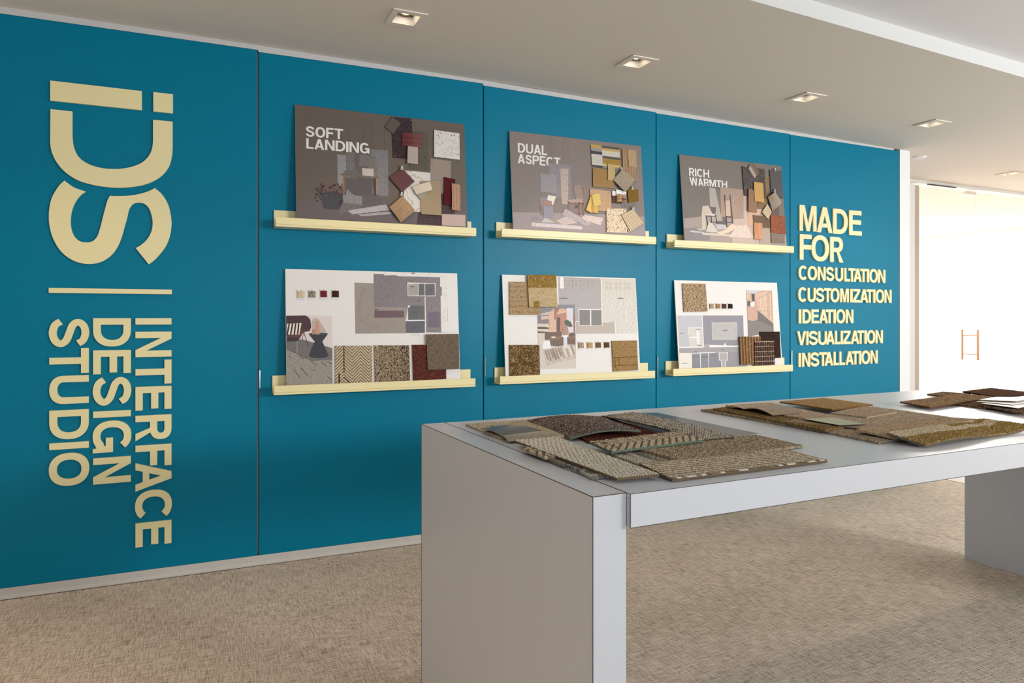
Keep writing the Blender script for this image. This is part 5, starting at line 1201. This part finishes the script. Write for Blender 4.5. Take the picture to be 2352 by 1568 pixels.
tsample('carpet_tile', PX, [(1182, 1011.5, .019), (1278, 1004, .013), (1514, 1089, .014), (1417.5, 1098, .013)], 'large cream diagonal-loop carpet sample at the front left of the near pile', GN, 'yarn', two(lambda i, j, U, V: ((i * .5 + j) % 3 == 0) * .62 + .12, [(222, 208, 182), (208, 192, 164), (230, 218, 196)], [(160, 144, 116), (140, 124, 100)], .25), cell=.0046, amp=.0028, th=.005, edge=(112, 92, 70))
tsample('carpet_tile', PX, [(1354.6, 1015.7, .021), (1404.6, 1036.5, .021), (1615.6, 1010.2, .021), (1548, 992.5, .021)], 'thick cream chevron carpet sample with a grey-green backing', GN, 'yarn', with_line(chev(.026, .62, CR, CRd, .14, .8), [lambda U, V: (np.abs(V - .032) < .0022) & (U > .03) & (U < .12), lambda U, V: (np.abs(U - .022 - V * .5) < .005) & (V < .04)], (84, 52, 44)), amp=.0034, fuzz=.0012, cell=.0046, th=.005, edge=(104, 116, 98))
sandrib = two(lambda i, j, U, V: (j % 3 == 0) * .7 + .1, [(206, 186, 150), (192, 170, 134), (216, 198, 164)], [(128, 106, 78), (146, 122, 92)], .2)
tsample('carpet_tile', PX, [(1545, 1101, .0072), (1900.7, 1057, .0072), (1811, 1034, .0150), (1467.5, 1063.7, .0190)], 'sand ribbed carpet sample with a white-flecked edge at the front of the near pile', GN, 'yarn', lambda i, j, U, V: np.where((V < .008)[:, None], pick(hsh(np.floor(U / .014), 0 * j, 2), [(228, 216, 196), (150, 126, 98), (120, 100, 80)]), sandrib(i, j, U, V)), cell=.0040, amp=.0024, edge=(110, 90, 68))
# middle pile
mk = dict(cell=.0040, sub=2, amp=.0021)
tsample('carpet_tile', C_, [(45, 285, .0062), (760, 250, .0062), (1670, 465, .0062), (1390, 521, .0062)], 'beige tweed base tile along the left side of the middle pile', GM_, 'yarn', pal_speck([(186, 160, 124), (150, 124, 92), (120, 98, 70), (200, 176, 140)], 1), **mk)
tsample('carpet_tile', C_, [(175, 278, .0130), (370, 253, .0130), (1655, 463, .0130), (1390, 506, .0130)], 'olive loop carpet tile in the middle pile', GM_, 'yarn', pal_speck([(142, 112, 60), (122, 94, 46), (104, 80, 38), (156, 126, 72)], 2), cell=.0045, sub=2, amp=.0032)
tsample('carpet_tile', C_, [(1370, 515, .0062), (1890, 430, .0062), (2310, 590, .0062), (1970, 637, .0062)], 'beige tweed base tile at the front of the middle pile', GM_, 'yarn', pal_speck([(196, 170, 136), (170, 144, 112), (138, 114, 86), (206, 184, 152)], 3), **mk)
tsample('carpet_tile', C_, [(312, 238, .0130), (790, 212, .0130), (1700, 395, .0190), (1190, 385, .0190)], 'light pinkish tweed carpet tile under the wood veneer strips', GM_, 'yarn', pal_speck([(206, 180, 148), (186, 158, 128), (214, 192, 164), (160, 132, 104)], 4), **mk)
tsample('carpet_tile', PX, [(1800, 968, .0140), (2005, 934, .0140), (2182, 957.5, .0140), (1990, 984, .0140)], 'large beige woven carpet sample at the right of the middle pile', GM_, 'yarn', pal_speck([(196, 170, 138), (178, 152, 122), (152, 128, 100), (206, 182, 150)], 5), cell=.0045, sub=2, amp=.0022, edge=(96, 92, 88))
tsample('carpet_tile', PX, [(1908, 948, .0190), (1985, 933, .0190), (2060, 946, .0190), (1990, 958, .0190)], 'pale pink-beige carpet tile in the centre of the middle pile', GM_, 'yarn', pal_speck([(202, 174, 142), (190, 162, 130), (168, 140, 112)], 8), **mk)
tsample('wood_veneer', C_, [(325, 258, .020), (650, 236, .020), (880, 256, .022), (515, 280, .022)], 'rear pinkish-brown curved wood veneer strip', GM_, 'sheen', two(lambda i, j, U, V: smooth_noise(U, V * .2, 240, 3), [(164, 124, 86)], [(156, 116, 78), (172, 134, 96)], .1), .0015, 'veneer sample', .008, 1, 0, curl=lambda s, t: .006 * np.sin(math.pi * s), edge=(110, 78, 50))
tsample('wood_veneer', C_, [(510, 278, .022), (890, 250, .022), (1110, 320, .022), (820, 345, .021)], 'front brown wood veneer strip bowed upwards in the middle pile', GM_, 'sheen', two(lambda i, j, U, V: smooth_noise(U * .2, V, 240, 3), [(160, 122, 76)], [(150, 112, 66), (168, 130, 86)], .1), .0015, 'veneer sample', .008, 1, 0, curl=lambda s, t: .012 * np.sin(math.pi * s), edge=(110, 78, 46))
tsample('carpet_tile', C_, [(898, 200, .022), (1380, 160, .022), (1905, 230, .020), (1465, 280, .022)], 'golden tan carpet tile lifted at the back of the middle pile', GM_, 'yarn', pal_speck([(184, 146, 90), (168, 130, 74), (196, 160, 104), (150, 114, 62)], 5), cell=.0042, sub=2, amp=.0022, edge=(120, 88, 46))
tsample('vinyl_strip', C_, [(1150, 382, .022), (1480, 368, .022), (1830, 440, .022), (1545, 452, .020)], 'smooth pale sage vinyl strip in the middle pile', GM_, 'sheen', flat((176, 166, 132), .03), .002, 'vinyl sample', .02, 1, 0, edge=(96, 66, 48))
tsample('carpet_tile', PX, [(1967, 985.6, .022), (2184, 959, .022), (2300, 968, .022), (2055, 1006, .014)], 'peach shag carpet sample under the gold one', GM_, 'yarn', two(lambda i, j, U, V: smooth_noise(U * .3, V * 1.5, 30, 4), [(206, 172, 130), (196, 160, 118)], [(182, 142, 98), (214, 186, 148)], .2), cell=.0042, sub=2, amp=.003, fuzz=.002)
def goldshag(i, j, U, V):
    y = V / max(V.max(), .01) + .22 * (smooth_noise(U, V, 26, 3) - .5)
    g = ((y < .56) | ((y > .78) & (U / U.max() > .55) & (y < .95)))
    return np.where((g ^ (hsh(i, j, 2) < .07))[:, None], pick(hsh(i, j, 4), [(164, 128, 56), (148, 114, 44), (178, 142, 70), (132, 100, 40)]), pick(hsh(i, j, 6), [(208, 182, 142), (198, 170, 130), (216, 194, 158)]))
tsample('carpet_tile', PX, [(2125, 1023, .0085), (2380, 981, .012), (2258, 962.5, .024), (2036, 994, .029)], 'gold and cream shag carpet sample at the front of the middle pile', GM_, 'yarn', goldshag, cell=.0042, sub=3, amp=.0035, fuzz=.0025, curl=lambda s, t: .006 * np.sin(math.pi * 2.2 * s) * (1 - t), edge=(110, 100, 84))
# far pile
fk = dict(cell=.0046, sub=2, amp=.0024)
tsample('carpet_tile', D_, [(1050, 262, .0062), (1265, 233, .0062), (1640, 258, .0062), (1330, 292, .0062)], 'small tan carpet tile at the back left of the far pile', GF, 'yarn', pal_speck([(166, 132, 92), (142, 110, 76), (122, 92, 62)], 1), **fk)
tsample('carpet_tile', D_, [(1420, 392, .0062), (1700, 358, .0062), (2150, 420, .0062), (1830, 449, .0062)], 'brown carpet tile showing under the white cards of the far pile', GF, 'yarn', pal_speck([(160, 124, 86), (134, 102, 70), (110, 82, 56)], 2), **fk)
tsample('carpet_tile', D_, [(685, 368, .0130), (1520, 256, .0130), (1990, 298, .0140), (1090, 439, .0120)], 'tan and brown loop carpet tile stretching left from the far pile', GF, 'yarn', two(lambda i, j, U, V: .3 + .25 * ((i + j) % 2), [(184, 148, 106), (170, 134, 94)], [(112, 82, 54), (130, 98, 66)], .35), cell=.0045, sub=2, amp=.0024, edge=(100, 66, 42))
tsample('carpet_tile', D_, [(1525, 228, .018), (1910, 182, .018), (2560, 255, .018), (2010, 298, .018)], 'dark brown loop carpet tile at the back of the far pile', GF, 'yarn', pal_speck([(110, 78, 52), (92, 64, 42), (128, 94, 64), (74, 50, 34)], 3), cell=.0046, sub=2, amp=.0026, edge=(50, 30, 22))
tsample('carpet_tile', D_, [(1730, 405, .0135), (2010, 378, .0135), (2600, 470, .0135), (2340, 521, .0120)], 'dark brown carpet tile at the front right of the far pile', GF, 'yarn', pal_speck([(140, 108, 78), (100, 72, 50), (74, 52, 38), (160, 126, 92)], 4), **fk)
for lab, q, hh in (('bottom white card of the fanned three on the far pile', [(1775, 385), (2000, 372), (2560, 388), (2270, 450)], .021), ('middle white card of the fanned three on the far pile', [(1705, 360), (1900, 345), (2540, 358), (2205, 403)], .024), ('top white card of the fanned three on the far pile', [(1750, 335), (1970, 298), (2560, 302), (2245, 358)], .030)):
    tsample('sample_card', D_, [(x, y, hh) for x, y in q], lab, 'white cards on the far pile', 'smooth', flat((236, 230, 222), .01), .0025, 'card', .03, 1, 0, edge=(120, 88, 60))

# ------------------------------------------------------------------ downlights and ceiling sensor
DLL = ['square recessed downlight above the SOFT LANDING board, nearest the camera', 'square recessed downlight above the DUAL ASPECT board', 'square recessed downlight above the RICH WARMTH board',
       'square recessed downlight above the right end of the blue wall', 'square recessed downlight beyond the blue wall near the glass door']
for k, c in enumerate(centres):
    x, y, z = map(float, c)
    r = empty('recessed_downlight', (x, y, z), DLL[k], 'downlight', 'square recessed ceiling downlights')
    m = MB(); o_, i_ = .082, .054
    for a0, a1, b0, b1 in ((-o_, o_, -o_, -i_), (-o_, o_, i_, o_), (-o_, -i_, -i_, i_), (i_, o_, -i_, i_)): m.box(x + a0, x + a1, y + b0, y + b1, z - .006, z - .0005)
    link('trim_frame', m.mesh('trim_frame'), MAT['ceil'], r)
    m = MB(); t_, d = .043, .028
    lo = [(x - i_, y - i_, z), (x + i_, y - i_, z), (x + i_, y + i_, z), (x - i_, y + i_, z)]; hi = [(x - t_, y - t_, z + d), (x + t_, y - t_, z + d), (x + t_, y + t_, z + d), (x - t_, y + t_, z + d)]
    for a in range(4):
        b = (a + 1) % 4; m.face([lo[a], lo[b], hi[b], hi[a]])
    link('baffle', m.mesh('baffle'), MAT['white'], r)
    m = MB(); m.face([(p[0], p[1], p[2] + .001) for p in hi]); 
    link('lamp_plate', m.mesh('lamp_plate'), MAT['dark_metal'], r)
    m = MB(); nseg = 32
    for ra, rb, za, zb in ((.042, .039, .026, .022), (.039, .034, .022, .027), (.032, .028, .026, .023), (.028, .021, .023, .027)):
        for s_ in range(nseg):
            a0, a1 = 2 * math.pi * s_ / nseg, 2 * math.pi * (s_ + 1) / nseg
            m.face([(x + ra * math.cos(a0), y + ra * math.sin(a0), z + za), (x + ra * math.cos(a1), y + ra * math.sin(a1), z + za), (x + rb * math.cos(a1), y + rb * math.sin(a1), z + zb), (x + rb * math.cos(a0), y + rb * math.sin(a0), z + zb)])
    link('lamp_ring', m.mesh('lamp_ring'), MAT['brass'], r)
    m = MB(); m.face([(x + .018 * math.cos(2 * math.pi * s_ / 20), y + .018 * math.sin(2 * math.pi * s_ / 20), z + .0235) for s_ in range(20)])
    link('lamp_bulb', m.mesh('lamp_bulb'), MAT['bulb'], r)
    l = bpy.data.lights.new('downlight_or_fill', 'SPOT'); l.energy = 22; l.color = (1.0, .76, .50); l.spot_size = math.radians(95); l.spot_blend = .6; l.shadow_soft_size = .018
    lo_ = bpy.data.objects.new('downlight_or_fill', l); COL.objects.link(lo_); lo_.location = (x, y, z + .022)
c = ceil_hit(2112, 360)
m = MB(); n_ = 24
prof = [(.0, -.016), (.030, -.016), (.046, -.012), (.052, -.004), (.052, -.0005)]
for s_ in range(n_):
    a0, a1 = 2 * math.pi * s_ / n_, 2 * math.pi * (s_ + 1) / n_
    for (r0, z0), (r1, z1) in zip(prof[:-1], prof[1:]):
        m.face([(c[0] + r0 * math.cos(a0), c[1] + r0 * math.sin(a0), c[2] + z0), (c[0] + r0 * math.cos(a1), c[1] + r0 * math.sin(a1), c[2] + z0), (c[0] + r1 * math.cos(a1), c[1] + r1 * math.sin(a1), c[2] + z1), (c[0] + r1 * math.cos(a0), c[1] + r1 * math.sin(a0), c[2] + z1)])
tag(link('ceiling_sensor', m.mesh('ceiling_sensor'), MAT['white']), 'small round white sensor on the ceiling right of the blue wall', 'ceiling sensor')

for o in bpy.data.objects:
    if '_w' in o: del o['_w']
